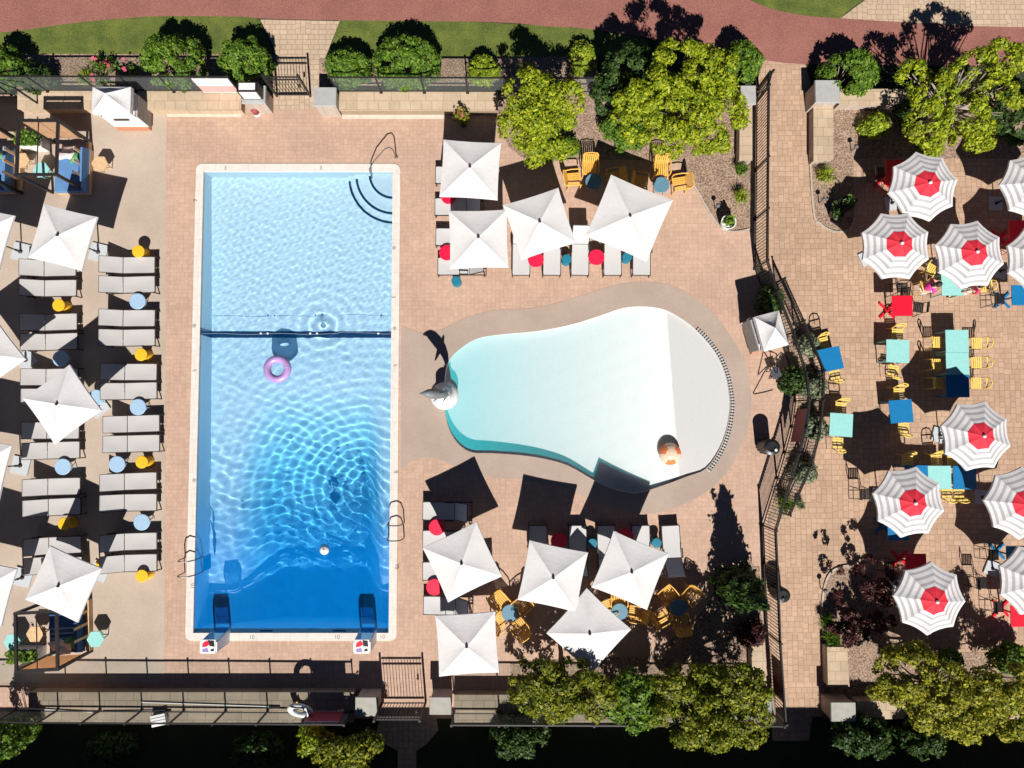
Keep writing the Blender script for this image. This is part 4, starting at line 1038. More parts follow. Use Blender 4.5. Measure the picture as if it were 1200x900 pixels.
q = at(77, 738, .4); daybed(q.x, q.y, R(3), 'navy striped daybed with bright pillows in the bottom cabana', M_navy, True, -1)

# ================================================================== KIOSKS
def kiosk(label, loc, rz, wx, wy, slot):
    t = thing('white_kiosk', label, 'kiosk', loc, rz, 'white canvas topped kiosks')
    hb = 1.15
    MB().box((0, 0, .13), (wx - .06, wy - .02, .25)).build('plinth', M_terra, t)
    MB().box((0, .02, .7), (wx - .02, wy - .06, .88)).build('cabinet', M_white, t)
    MB().box((0, -wy / 2 + .008, .95), (wx * .42, .02, .09)).build('slot', M_black, t)
    for s in (-1, 1): MB().box((s * (wx / 2 - .002), .02, .62), (.03, wy - .08, .95)).build('side_panel', pm('kiosk_grey', (.30, .27, .25), .8), t)
    for x in (-1, 1):
        for y in (-1, 1): MB().bar((x * (wx / 2 - .04), y * (wy / 2 - .04), 1.14), (x * (wx / 2 - .04), y * (wy / 2 - .04), 1.62), .035).build('post', M_white, t)
    X, Y = wx / 2 + .03, wy / 2 + .03; mb = MB()
    top = (0, .05, 2.02); cs = [(-X, -Y, 1.62), (X, -Y, 1.62), (X, Y, 1.62), (-X, Y, 1.62)]
    for k in range(4):
        a, b = cs[k], cs[(k + 1) % 4]; N = 6; vs = []
        for i in range(N + 1):
            for j in range(N + 1):
                e = Vector(a).lerp(Vector(b), j / N); p = Vector(top).lerp(e, i / N); p.z -= .05 * math.sin(math.pi * i / N) * (.4 + math.sin(math.pi * j / N)); vs.append(p)
        mb.add(vs, [(i * (N + 1) + j, (i + 1) * (N + 1) + j, (i + 1) * (N + 1) + j + 1, i * (N + 1) + j + 1) for i in range(N) for j in range(N)])
        mb.add([a, b, (b[0] * 1.01, b[1] * 1.01, 1.44), (a[0] * 1.01, a[1] * 1.01, 1.44)], [(3, 2, 1, 0)])
    mb.build('canopy', M_canvas, t)
    return t
q = at(159, 149); kiosk('white kiosk with a peaked canvas top and terracotta plinth by the top left wall', (q.x, q.y + .28, .01), R(0), 1.26, .86, True)
q = at(908, 387, 1.8); kiosk('white kiosk with a wrinkled peaked top wedged in the bend of the picket fence', (q.x - .05, q.y, .014), R(-75 + 90), .80, 1.15, True)
# loose things beside the second kiosk
q = at(880, 381, .5); t = thing('folded_towel', 'white cloth bundle beside the fence kiosk', 'cloth', (q.x, q.y, .01), R(25))
mb = MB()
for i in range(5): mb.lathe([(.1, 0), (.15, .06), (.13, .16), (.05, .2)], 10, (rnd.uniform(-.12, .12), rnd.uniform(-.15, .15), .30 + rnd.uniform(0, .06)))
mb.build('cloth_folds', M_whitec, t, smooth=True); MB().box((0, 0, .15), (.34, .42, .29)).build('hamper', M_white, t)
q = at(886, 401, .5); t = thing('wooden_counter', 'brown wooden counter front leaning on the fence kiosk', 'counter', (q.x, q.y, .01), R(17))
mb = MB()
for k in range(4): mb.box((-.09 + k * .06, 0, .46), (.05, .66, .03))
mb.build('counter_top', M_wood, t); MB().box((0, 0, .22), (.16, .6, .43)).build('cabinet', M_wood, t)
q = at(899, 427); t = thing('folding_stand', 'black folding metal stand below the fence kiosk', 'stand', (q.x, q.y, .01), R(-14))
for s in (-1, 1): MB().bar((-.24, .5 * s * .9, .004), (.06, -.38 * s, .95), .03).bar((.24, .5 * s * .9, .004), (.1, -.38 * s, .95), .03).build('leg', M_dark, t)
mb = MB()
for z in (.3, .62, .93): k = 1 - z / 1.0; mb.bar((-.24 + .3 * z, .45 * k - .36 * (1 - k), z), (.24 - .14 * z, .45 * k - .36 * (1 - k), z), .025)
mb.build('rung', M_dark, t)
q = at(911, 437, .6); t = thing('camp_stool', 'dark grey canvas camp stool by the picket fence', 'stool', (q.x, q.y, .01), R(20))
MB().box((0, 0, .45), (.32, .34, .03)).build('seat', pm('charcoal_canvas', (.06, .06, .075), .8), t)
for s in (-1, 1): MB().bar((-.15, .15 * s, .43), (.15, .15 * s, .004), .022).bar((.15, .13 * s, .43), (-.15, .13 * s, .004), .022).build('leg', M_dark, t)
q = at(893, 452); t = thing('garden_hose', 'thin dark hose looped on the pavers beside the picket fence', 'hose', (q.x, q.y, 0))
MB().tube([at(899, 430, .02) - q, at(890, 447, .02) - q, at(882.5, 461, .02) - q, at(884, 462, .02) - q, at(894, 460, .02) - q, at(906, 457, .02) - q], .014, 6).build('hose', M_dark, t)

# ================================================================== TREES AND PLANTS
L_yel = leaf_mat('leaf_yellow_green', (.09, .15, .006), (.50, .54, .022), (.30, .37, .014))
L_mid = leaf_mat('leaf_mid_green', (.035, .095, .010), (.23, .36, .032), (.12, .22, .018))
L_dk = leaf_mat('leaf_dark_green', (.016, .045, .009), (.08, .14, .022), (.04, .085, .014), .25)
L_yel2 = leaf_mat('leaf_autumn_green', (.055, .085, .006), (.36, .36, .022), (.19, .22, .012))
L_lime = leaf_mat('leaf_lime', (.12, .2, .01), (.45, .5, .03), (.26, .34, .02))
L_olive = leaf_mat('leaf_olive', (.09, .11, .01), (.48, .45, .03), (.28, .29, .02))
L_sage = leaf_mat('leaf_sage', (.12, .16, .10), (.34, .36, .22), (.22, .26, .16))
L_red = leaf_mat('leaf_dark_red', (.03, .008, .009), (.11, .028, .024), (.06, .016, .015), .25)
def leaf(mb, p, nrm, size, rg):
    a = nrm.cross(Vector((rg.gauss(0, 1), rg.gauss(0, 1), rg.gauss(0, 1))))
    if a.length < 1e-4: return
    a.normalize(); b = nrm.cross(a); s = size * rg.choice((.55, .8, 1.0, 1.0, 1.25, 1.5)) * rg.uniform(.85, 1.15); u = a * s * .62; v = b * s * .36
    n = len(mb.v); mb.v += [tuple(p - u), tuple(p - u * .05 + v - nrm * s * .08), tuple(p + u - nrm * s * .1), tuple(p - u * .05 - v - nrm * s * .08)]
    mb.f.append((n, n + 1, n + 2, n + 3)); mb.mi.append(0)
def cloud(mb, ells, leaves, size, rg, lumps=11, lr=(.20, .36), low=-.25, shell=(.70, 1.0)):
    """foliage as billows: small leafy lumps sit over each ellipsoid with dark crevices between them"""
    area = [e[3] * e[4] + e[3] * e[5] + e[4] * e[5] for e in ells]; S = sum(area); L = []
    for e, A in zip(ells, area):
        n = max(3, round(lumps * len(ells) * A / S))
        for _ in range(n):
            while True:
                d = Vector((rg.gauss(0, 1), rg.gauss(0, 1), rg.gauss(.25, 1))); d.normalize()
                if d.z > low: break
            r = rg.uniform(*shell); k = rg.uniform(*lr)
            L.append((Vector((e[0] + d.x * e[3] * r, e[1] + d.y * e[4] * r, e[2] + d.z * e[5] * r)), k, d))
    T2 = sum(k * k for _, k, _ in L)
    for c, k, d0 in L:
        for _ in range(int(leaves * k * k / T2)):
            while True:
                d = Vector((rg.gauss(0, 1), rg.gauss(0, 1), rg.gauss(0, 1))); d.normalize()
                if d.dot(d0) > -.35: break
            p = c + Vector((d.x, d.y, d.z * .85)) * k * rg.uniform(.62, 1.12)
            if p.z < .03: p.z = .03 + rg.uniform(0, .05)
            nn = (d * 1.0 + Vector((0, 0, .25)) + Vector((rg.gauss(0, .4), rg.gauss(0, .4), rg.gauss(0, .35)))).normalized()
            leaf(mb, p, nn, size, rg)
def plant(name, label, cat, px, py, h, ells, mat, leaves, size, seed, trunk=0.0, limbs=5, group=None, crown='crown', stemname='trunk', **kw):
    """px, py: where the crown's middle (height h) is seen; ells: (dx, dy, z, rx, ry, rz) in metres"""
    q = at(px, py, h); rg = random.Random(seed); t = thing(name, label, cat, (q.x, q.y, .008), 0, group)
    mb = MB(); cloud(mb, ells, int(leaves * (1.35 if trunk else 1)), size, rg, **kw); mb.build(crown, mat, t)
    mb = MB()
    if trunk:
        top = Vector((rg.uniform(-.1, .1), rg.uniform(-.1, .1), h * .62)); mb.tube([(0, 0, .0), top * .5 + Vector((.05, .03, 0)), top], [trunk, trunk * .8, trunk * .62], 9)
        for e in ells:
            for _ in range(limbs):
                d = Vector((rg.gauss(0, 1), rg.gauss(0, 1), abs(rg.gauss(.3, .6)))).normalized(); tip = Vector((e[0] + d.x * e[3] * .85, e[1] + d.y * e[4] * .85, e[2] + d.z * e[5] * .85))
                mid = top.lerp(tip, .5) + Vector((rg.uniform(-.15, .15), rg.uniform(-.15, .15), -.1)); mb.tube([top * .95, mid, tip], [trunk * .5, trunk * .28, .012], 6)
    else:
        for _ in range(6):
            e = ells[rg.randrange(len(ells))]; d = Vector((rg.uniform(-.7, .7), rg.uniform(-.7, .7), 0)); mb.tube([(d.x * e[3] * .2 + e[0] * .7, d.y * e[4] * .2 + e[1] * .7, .0), (e[0] + d.x * e[3] * .8, e[1] + d.y * e[4] * .8, e[2] + e[5] * .4)], [.022, .008], 6)
    mb.build(stemname, M_bark, t)
    return t
GTR = 'ornamental trees round the pools'
T = dict(group=GTR, trunk=.10, lumps=24, lr=(.16, .31))
plant('shade_tree', 'yellow green tree left of the walkway trees, above the shaded table', 'tree', 632, 133, 2.3, [(-.35,.5,2.5,.9,.85,.9),(.55,.35,2.3,.85,.8,.8),(-.5,-.35,2.0,.8,.75,.8),(.45,-.5,1.8,.9,.75,.75),(0,.05,2.9,.7,.7,.6),(-.1,-.85,1.5,.6,.5,.6),(.05,-.15,2.2,.65,.6,.55)], L_yel, 11050, .085, 1, **T)
plant('shade_tree', 'widest yellow green tree, left of the walkway pillar', 'tree', 800, 116, 2.6, [(-1.1,.05,2.6,1.0,.95,1.0),(-.2,.6,3.1,1.1,.95,.95),(.9,.65,2.8,1.0,.9,.9),(-1.5,-.45,2.1,.8,.8,.8),(.1,-.5,2.5,1.1,.95,1.0),(1.3,-.35,2.3,.85,.85,.85),(.7,-1.0,1.7,1.1,.6,.8),(-.5,-.9,1.9,.8,.6,.7),(.35,.1,2.5,.9,.6,.6),(-.6,.0,2.4,.8,.6,.6)], L_yel, 21250, .085, 2, **T)
plant('shade_tree', 'sparse yellow green spreading tree with pale limbs, top right', 'tree', 1128, 113, 2.2, [(-.9,.2,2.2,.75,.7,.6),(.15,.65,2.6,.7,.7,.6),(.95,.95,2.7,.75,.65,.55),(-1.0,-.75,1.7,.75,.7,.6),(.1,-.65,2.0,.85,.75,.65),(1.05,-.1,2.2,.65,.7,.6),(-.4,-1.2,1.3,.6,.5,.5),(.85,-1.05,1.5,.5,.55,.5),(-1.5,.75,2.0,.45,.45,.4),(1.55,1.05,2.6,.5,.4,.4)], L_yel, 10500, .085, 3, group=GTR, trunk=.10, lumps=17, lr=(.15, .28), limbs=7)
plant('shade_tree', 'yellow green tree below the cornerwise parasol, on the bottom wall', 'tree', 662, 809, 2.0, [(-.8,.25,1.9,.9,.75,.8),(.2,.3,2.2,.9,.75,.8),(.9,-.1,1.9,.75,.7,.75),(-.3,-.5,1.6,1.0,.6,.7),(-1.2,-.3,1.4,.55,.55,.6)], L_yel2, 11050, .085, 4, **T)
plant('shade_tree', 'broad yellow green tree left of the bottom fence pillar', 'tree', 832, 826, 2.1, [(-.9,.45,2.1,.95,.8,.85),(.3,.6,2.3,1.0,.75,.85),(1.2,.45,1.9,.8,.8,.8),(-.9,-.5,1.8,.95,.7,.8),(.2,-.45,2.1,1.0,.8,.85),(1.1,-.6,1.8,.85,.75,.8),(-.2,-1.0,1.5,.9,.5,.6)], L_yel2, 15300, .085, 5, **T)
plant('shade_tree', 'olive spreading tree with pale gaps, bottom right corner', 'tree', 1115, 812, 2.0, [(-1.4,.75,1.9,.9,.75,.8),(-.5,.3,2.2,.9,.8,.8),(.6,.25,2.3,.9,.75,.75),(1.6,.2,2.2,.95,.8,.75),(-.3,-.65,1.9,.95,.7,.75),(.7,-.7,1.9,.9,.75,.7),(1.9,-.6,2.0,.8,.7,.7),(-1.8,.1,1.5,.6,.6,.6),(.2,-1.3,1.5,.6,.45,.5)], L_olive, 18700, .085, 6, **T)
plant('shade_tree', 'bright yellow green tree top below the red banner, at the bottom edge', 'tree', 404, 882, 1.3, [(-.3,.1,1.3,.5,.4,.4),(.35,.0,1.35,.45,.42,.4),(.05,-.5,1.3,.7,.5,.45),(-.75,.0,1.0,.3,.3,.3),(.75,.25,1.2,.28,.28,.3)], L_yel2, 4420, .10, 7, **T)
plant('shade_tree', 'dark evergreen behind the widest tree, mostly in shadow', 'tree', 736, 96, 1.9, [(0,.3,1.9,.85,.8,.9),(.3,-.4,1.5,.8,.7,.7),(-.4,-.2,1.5,.7,.7,.7)], L_dk, 5440, .10, 8, **T)
plant('shade_tree', 'dark green tree between the two bottom yellow trees', 'tree', 742, 818, 1.5, [(0,.2,1.5,.7,.7,.7),(.2,-.4,1.3,.75,.6,.6),(-.4,-.3,1.2,.5,.5,.5)], L_mid, 4420, .10, 9, **T)
GBU = 'rounded shrubs round the pools'
def bush(label, px, py, rx, ry, h, mat, leaves, seed, size=.082, name='round_bush', cat='bush', **kw):
    return plant(name, label, cat, px, py, h * .55, [(0, 0, h * .42, rx, ry, h * .60)], mat, int(leaves * 1.9), size, seed, group=GBU, crown='foliage', stemname='stem', shell=(.70, .86), lumps=int(30 + 60 * rx * ry), lr=(.15, .24), low=-.4, **kw)
for a in [('clipped round bush left of its shaded twin, behind the top glass railing', 202, 70, 1.18, .95, 1.75, L_mid, 5200, 11), ('clipped round bush beside the top gate, partly shaded', 287, 70, 1.0, .74, 1.55, L_mid, 3600, 12),
          ('largest clipped round bush behind the railing, right of the gate', 476, 71, 1.3, .98, 1.75, L_mid, 5600, 13), ('clipped round bush touching the larger one, right of the gate', 407, 79, .85, .70, 1.3, L_mid, 3000, 14),
          ('round bush in the top left corner behind the railing', 4, 78, .80, .78, 1.5, L_mid, 3200, 15), ('glossy round bush at the tip of the widest tree by the walkway', 868, 72, .72, .72, 1.5, L_mid, 2800, 16),
          ('clipped round bush above the walkway pillar on the right', 996, 84, 1.1, .82, 1.5, L_mid, 4600, 17), ('wide dark green bush at the right edge behind the yellow tree', 1194, 130, 1.0, 1.15, 1.7, L_dk, 4600, 18),
          ('dark green bush below the bottom railing, left of the yellow trees', 609, 866, 1.1, .75, 1.5, L_dk, 3800, 19), ('wide dark bush in the bottom right, left half', 1010, 868, 1.2, .85, 1.5, L_dk, 4400, 20),
          ('wide dark bush in the bottom right, right half', 1078, 872, .95, .8, 1.4, L_dk, 3600, 21), ('round green bush at the right edge above the olive tree', 1184, 772, .68, .45, 1.1, L_mid, 2200, 22),
          ('small bright bush between the trees and railing, above the left tree', 567, 82, .52, .48, .9, L_lime, 1400, 23), ('low yellow green hedge patch lit between two tree shadows', 682, 68, .42, .55, .8, L_lime, 1200, 24),
          ('green mound at the foot of the widest tree', 734, 152, .95, .72, 1.0, L_mid, 3200, 25), ('green mound at the foot of the left yellow tree', 655, 172, .75, .42, .7, L_mid, 1900, 26),
          ('yellow green shrub in the small right mulch bed', 1026, 146, .50, .40, .7, L_lime, 1100, 27), ('dark teal shrub under the sparse tree limbs', 1064, 134, .48, .48, .9, L_dk, 1300, 28),
          ('lime groundcover between the sparse tree and a striped parasol', 1089, 176, .32, .35, .4, L_lime, 700, 29), ('small green shrub at the top of the olive tree', 1113, 775, .4, .34, .8, L_mid, 900, 30),
          ('dark red leaved shrub beside the walkway fence wall', 880, 742, .42, .42, .7, L_red, 1300, 31), ('sage shrub on the plant strip beside the blue table', 948, 405, .32, .38, .6, L_sage, 800, 33), ('sage shrub on the plant strip between blue and aqua tables', 953, 452, .38, .45, .6, L_sage, 950, 34),
          ('pale green shrub below the maroon sign, beside the aqua table', 954, 500, .42, .42, .6, L_sage, 950, 35), ('sage shrub at the lower end of the plant strip', 942, 553, .42, .36, .55, L_sage, 850, 36),
          ('dark ivy bush on the fence above the white kiosk', 903, 352, .42, .55, .9, L_dk, 1300, 37), ('deep green shrub inside the fence bend', 930, 446, .35, .5, .8, L_dk, 1000, 38),
          ('shaded shrub below the bottom railing at the far left corner', 10, 866, .7, .6, 2.2, L_mid, 2400, 39), ('shaded dark shrub below the bottom railing under the pole', 130, 880, .9, .5, 1.0, L_dk, 1700, 40), ('shaded dark shrub below the bottom railing left of the yellow tree top', 300, 882, 1.0, .55, 1.1, L_dk, 1900, 41),
          ('yellow green shrub tip beside the life ring railing', 364, 866, .45, .5, 1.5, L_yel, 900, 42), ('dark shrub in the bed behind the railing, top left', 44, 92, .55, .5, .9, L_dk, 1000, 43)]:
    bush(*a)
rg0 = random.Random(32)
plant('round_bush', 'large open dark red shrub in the lower right mulch bed', 'bush', 1012, 700, .8, [(rg0.uniform(-.95, .95), rg0.uniform(-1.25, 1.25), rg0.uniform(.35, 1.1), .26, .26, .2) for _ in range(26)], L_red, 5200, .085, 32, group=GBU, crown='foliage', stemname='stem', lumps=3, lr=(.10, .2))
# conifer by the lower fence
q = at(858, 682); rg = random.Random(50); t = thing('conifer_tree', 'dark conical evergreen beside the walkway fence, casting a spired shadow', 'tree', (q.x, q.y, .01), 0)
mb = MB()
for i in range(2600):
    u = rg.random() ** 1.25; z = .25 + 3.2 * u; rad = .72 * (1 - u) ** .85 * rg.uniform(.55, 1.08) * (1 + .18 * math.sin(z * 9)) + .03; a = rg.uniform(0, 6.283)
    d = Vector((math.cos(a), math.sin(a), .35)).normalized(); leaf(mb, Vector((math.cos(a) * rad, math.sin(a) * rad, z)), (d + Vector((rg.gauss(0, .4), rg.gauss(0, .4), rg.gauss(0, .3)))).normalized(), .17, rg)
for k in range(5):
    a = rg.uniform(0, 6.28); z = rg.uniform(1.4, 2.4); 
    for j in range(40): f = rg.random(); leaf(mb, Vector((math.cos(a) * (.3 + .35 * f), math.sin(a) * (.3 + .35 * f), z + .45 * f)) + Vector((rg.gauss(0, .05), rg.gauss(0, .05), rg.gauss(0, .05))), Vector((rg.gauss(0, 1), rg.gauss(0, 1), 1)).normalized(), .12, rg)
mb.build('crown', L_dk, t); MB().tube([(0, 0, 0), (0, 0, 3.2)], [.09, .015], 8).build('trunk', M_bark, t)
# grass tufts
def tuft_mesh(rg, r, h, n):
    mb = MB()
    for _ in range(n):
        a = rg.uniform(0, 6.283); L = r * rg.uniform(.5, 1.1); bx, by = rg.gauss(0, r * .15), rg.gauss(0, r * .15); hh = h * rg.uniform(.7, 1.1); wd = .016; c, s = math.cos(a), math.sin(a); vs = []
        for i in range(4):
            f = i / 3; x, y, z = bx + c * L * f ** 1.3, by + s * L * f ** 1.3, hh * math.sin(f * 2.2); ww = wd * (1 - f * .85); vs += [(x - s * ww, y + c * ww, z), (x + s * ww, y - c * ww, z)]
        mb.add(vs, [(0, 1, 3, 2), (2, 3, 5, 4), (4, 5, 7, 6)])
    return mb
GG = 'grass tufts in the mulch beds'
for i, (x, y, r, h, mat, lab) in enumerate([(966, 207, .42, .55, L_lime, 'bright grass tuft at the end of the upright block wall'), (868, 200, .30, .5, L_mid, 'grass tuft hugging the fence, below the narrow wall'), (868, 231, .33, .45, L_lime, 'bright grass tuft beside the white planter by the fence'),
        (920, 590, .42, .5, L_mid, 'grass tuft at the lower tip of the plant strip'), (968, 727, .30, .5, L_mid, 'upper grass tuft by the walkway in the lower right bed'), (972, 747, .38, .5, L_mid, 'lower grass tuft above the tan block wall'), (938, 592, .2, .3, L_sage, 'tiny pale tuft beside the plant strip tip'), (100, 92, .35, .4, L_lime, 'leafy clump among pink flowers behind the top railing')]):
    q = at(x, y, .2); t = thing('grass_tuft', lab, 'grass tuft', (q.x, q.y, .012), 0, GG); tuft_mesh(random.Random(70 + i), r, h, 130).build('blades', mat, t)
    MB().lathe([(.06, .0), (.04, .1), (.01, .14)], 8).build('crown_base', M_bark, t)
# flowers behind the railing
M_petal = pm('pink_petal', (.70, .10, .20), .6, .15, 10)
def flower(px, py, lab, seed, mat=None, h=.45):
    rg = random.Random(seed); q = at(px, py, .3); t = thing('flower_plant', lab, 'flowers', (q.x, q.y, .012), 0, 'pink flowers behind the railing')
    mb = MB()
    for _ in range(140): leaf(mb, Vector((rg.gauss(0, .14), rg.gauss(0, .14), abs(rg.gauss(.18, .1)) + .02)), Vector((rg.gauss(0, .6), rg.gauss(0, .6), 1)).normalized(), .09, rg)
    mb.build('foliage', L_mid, t)
    for _ in range(5):
        x, y = rg.gauss(0, .13), rg.gauss(0, .13); z = h * rg.uniform(.7, 1.1); mb = MB(); mb.lathe([(.004, z - .3), (.006, z)], 6, (x, y, 0))
        for k in range(6):
            a = R(60 * k); mb.add([(x, y, z + .01), (x + math.cos(a - .4) * .05, y + math.sin(a - .4) * .05, z + .03), (x + math.cos(a) * .07, y + math.sin(a) * .07, z + .02), (x + math.cos(a + .4) * .05, y + math.sin(a + .4) * .05, z + .03)], [(0, 1, 2, 3)])
        mb.build('bloom', mat or M_petal, t)
flower(127, 74, 'pink flowers in the middle of the bed behind the railing', 81); flower(114, 73, 'pink flowers left of the brightest blooms', 82); flower(114, 93, 'pink flowers right behind the glass railing', 83); flower(150, 82, 'faded pink flowers in the shade of the round bush', 84)
def potted(lab, px, py, r, h, potmat, seed, leafmat, spread, blooms=0, n=240):
    rg = random.Random(seed); q = at(px, py, h); t = thing('potted_plant', lab, 'planter', (q.x, q.y, .014), 0, 'potted plants')
    MB().lathe([(r * .62, .0), (r * .7, .02), (r * .95, h * .85), (r, h - .03), (r, h), (r * .88, h), (r * .84, h - .06)], 22).build('pot', potmat, t)
    mb = MB()
    for _ in range(n): leaf(mb, Vector((rg.gauss(0, spread * .5), rg.gauss(0, spread * .5), h + abs(rg.gauss(.08, .12)))), Vector((rg.gauss(0, .7), rg.gauss(0, .7), 1)).normalized(), .10, rg)
    mb.build('foliage', leafmat, t)
    if blooms:
        mb = MB()
        for _ in range(blooms): leaf(mb, Vector((rg.gauss(0, spread * .4), rg.gauss(0, spread * .4), h + rg.uniform(.2, .32))), Vector((rg.gauss(0, .3), rg.gauss(0, .3), 1)).normalized(), .10, rg)
        mb.build('blooms', M_petal, t)
    return t
potted('dark pot of red flowering plants on the wall above the nearest upper parasol', 542, 138, .2, .55, M_black, 91, L_olive, .22, 8)
potted('white crescent rimmed planter bowl in the mulch by the fence', 854, 260, .27, .5, M_white, 92, L_mid, .17, 0, 130)
potted('dark pot in the rounded tip of the right mulch bed', 993, 238, .28, .6, M_black, 93, L_dk, .2, 0, 100)
potted('dark pot with trailing leaves next to the grey pot, rounded bed tip', 980, 249, .2, .35, M_black, 94, L_dk, .22, 0, 160)
def trough(lab, px, py, lx, ly, seed):
    q = at(px, py, .5); rg = random.Random(seed); t = thing('planter_box', lab, 'planter', (q.x, q.y, .012), 0, 'white planter boxes at the cabanas')
    mb = MB(); mb.box((0, -ly / 2, .24), (lx, .04, .48)).box((0, ly / 2, .24), (lx, .04, .48)).box((-lx / 2 + .02, 0, .24), (.04, ly - .042, .478)).box((lx / 2 - .02, 0, .24), (.04, ly - .042, .478)).box((0, 0, .2), (lx - .1, ly - .06, .38)); mb.build('box', M_white, t)
    mb = MB()
    for _ in range(420): leaf(mb, Vector((rg.uniform(-lx * .48, lx * .48), rg.uniform(-ly * .5, ly * .5), .45 + abs(rg.gauss(.12, .12)))), Vector((rg.gauss(0, .6), rg.gauss(0, .6), 1)).normalized(), .10, rg)
    mb.build('foliage', L_mid, t)
trough('white planter box of green leaves behind the top cabana stool', 35, 163, .85, .5, 95)
trough('white planter box of green leaves at the foot of the bottom cabana', 27, 768, 1.0, .38, 96)

# ================================================================== STATUE, POOL GEAR
q = at(521, 464); t = thing('dolphin_statue', 'grey leaping dolphin statue on a white pedestal at the wading pool edge', 'statue', (q.x, q.y, -.1))
MB().lathe([(.42, .0), (.50, .12), (.49, .22), (.40, .30), (.30, .42), (.27, .7), (.26, .9), (.18, 1.0), (.08, 1.03)], 30).build('pedestal', M_white, t, smooth=True)
ctr = [(.14, 1.0), (.17, 1.2), (.17, 1.4), (.13, 1.65), (.04, 1.9), (-.09, 2.12), (-.23, 2.30), (-.36, 2.40), (-.46, 2.42), (-.53, 2.41), (-.60, 2.39)]
rad = [.05, .06, .085, .125, .16, .175, .165, .13, .075, .045, .018]
mb = MB(); mb.tube([(x, 0, z) for x, z in ctr], rad, 14)
def fin(pts, th=.025): 
    n = len(pts); A = [(x, -th / 2, z) for x, z in pts] + [(x, th / 2, z) for x, z in pts]
    mb.add(A, [tuple(range(n)), tuple(range(2 * n - 1, n - 1, -1))] + [(i, n + i, n + (i + 1) % n, (i + 1) % n) for i in range(n)])
fin([(.02, 2.2), (.13, 2.38), (.17, 2.34), (.14, 2.1)])
for s in (-1, 1): mb.add([(-.12, .10 * s, 1.98), (-.24, .26 * s, 1.68), (-.18, .24 * s, 1.68), (-.02, .12 * s, 1.82), (-.1, .13 * s, 1.93)], [(0, 1, 2, 3, 4)])
mb.add([(.1, 0, 1.02), (.02, .26, 1.0), (.2, .06, 1.12), (.26, 0, 1.06), (.2, -.06, 1.12), (.02, -.26, 1.0)], [(0, 1, 2, 3), (0, 3, 4, 5)])
mb.build('dolphin', M_dolph, t, smooth=True)
def acrylic(name, col):
    m, t, b, out = nodes(name); b.inputs['Base Color'].default_value = (*col, 1); b.inputs['Roughness'].default_value = .2
    tr = t.nodes.new('ShaderNodeBsdfTransparent'); tr.inputs[0].default_value = (.55, .80, 1, 1); mx = t.nodes.new('ShaderNodeMixShader'); mx.inputs[0].default_value = .40
    t.links.new(tr.outputs[0], mx.inputs[1]); t.links.new(b.outputs[0], mx.inputs[2]); t.links.new(mx.outputs[0], out.inputs[0]); MATS[name] = m
    return m
def pool_stand(px, py, lab, flip):
    """white poolside stand: sloped blue front over the pool edge, patterned top"""
    q = at(px, py, 1.16); t = thing('pool_stand', lab, 'pool stand', (q.x, q.y, .03), 0, 'white stands at the deep end')
    for s in (-1, 1):
        x = s * .27; MB().prism([(-.22, .0), (.22, .0), (.22, .3), (.12, 1.11), (-.22, 1.11)], -.02, .02).build('side_panel', M_white, t).matrix_local = Matrix.Translation((x, 0, 0)) @ Matrix.Rotation(R(90), 4, 'Z').to_4x4() @ Matrix.Rotation(R(90), 4, 'X').to_4x4()
    o = MB().bar((0, .20, .32), (0, .13, 1.08), .48, .03).build('blue_front', acrylic('blue_acrylic', (.03, .22, .42)), t)
    MB().bar((0, .30, -.02), (0, .22, .30), .48, .03).build('blue_front', MATS['blue_acrylic'], t)
    MB().box((0, -.02, 1.13), (.50, .46, .03)).build('top_panel', M_white, t)
    z = 1.1475
    MB().add([(-.02 * flip, .20, z), (.2, .18, z), (.22, -.02, z), (.05, .0, z)], [(0, 1, 2, 3)]).add([(.1, -.1, z), (.2, -.08, z), (.2, -.17, z), (.08, -.17, z)], [(0, 1, 2, 3)]).build('black_mark', M_black, t)
    MB().add([(-.18, .1, z + .001), (-.04, .19, z + .001), (.06, .06, z + .001), (-.06, -.02, z + .001), (-.2, -.04, z + .001)], [(0, 1, 2, 3, 4)]).build('red_mark', M_red, t)
    MB().add([(-.19, -.1, z), (-.02, -.06, z), (.03, -.2, z), (-.18, -.2, z)], [(0, 1, 2, 3)]).build('violet_mark', pm('violet_mark', (.25, .2, .45), .5), t)
pool_stand(244, 757, 'white stand with red and black top at the pool\'s bottom left corner', 1)
pool_stand(424, 757, 'white stand with red and black top at the pool\'s bottom right corner', -1)
def ladder(px, py, rz, lab):
    q = at(px, py); t = thing('pool_ladder', lab, 'pool ladder', (q.x, q.y, .03), rz, 'steel pool ladders')
    for y in (-.26, .26):
        MB().tube([(-.42, y, .0), (-.42, y, .45), (-.36, y, .68), (-.2, y, .80), (0, y, .74), (.12, y, .45), (.15, y, .0), (.15, y, -1.05)], .021, 8).build('handrail', M_steel, t)
    for z in (-.35, -.65, -.95): MB().box((.15, 0, z), (.09, .5, .03)).build('step', M_dark, t)
ladder(231, 662, 0, 'steel ladder on the left wall of the pool'); ladder(460, 621, R(180), 'steel ladder on the right wall of the pool')
a, b = at(464.5, 184, .0), at(436, 204, .0); t = thing('pool_handrail', 'bent steel handrail at the corner steps of the pool', 'handrail', (a.x, a.y, .012))
v = b - a; MB().tube([(0, 0, 0), (-.02, .0, .75), (-.1, .0, .92), (-.25, -.06, .95), (v.x * .75, v.y * .75, .85), (v.x, v.y, .5), (v.x * 1.05, v.y * 1.1, -.2), (v.x * 1.05, v.y * 1.1, -.4)], .021, 8).build('rail', M_steel, t)
MB().lathe([(.06, .0), (.06, .02), (.03, .03)], 14).build('flange', M_steel, t)
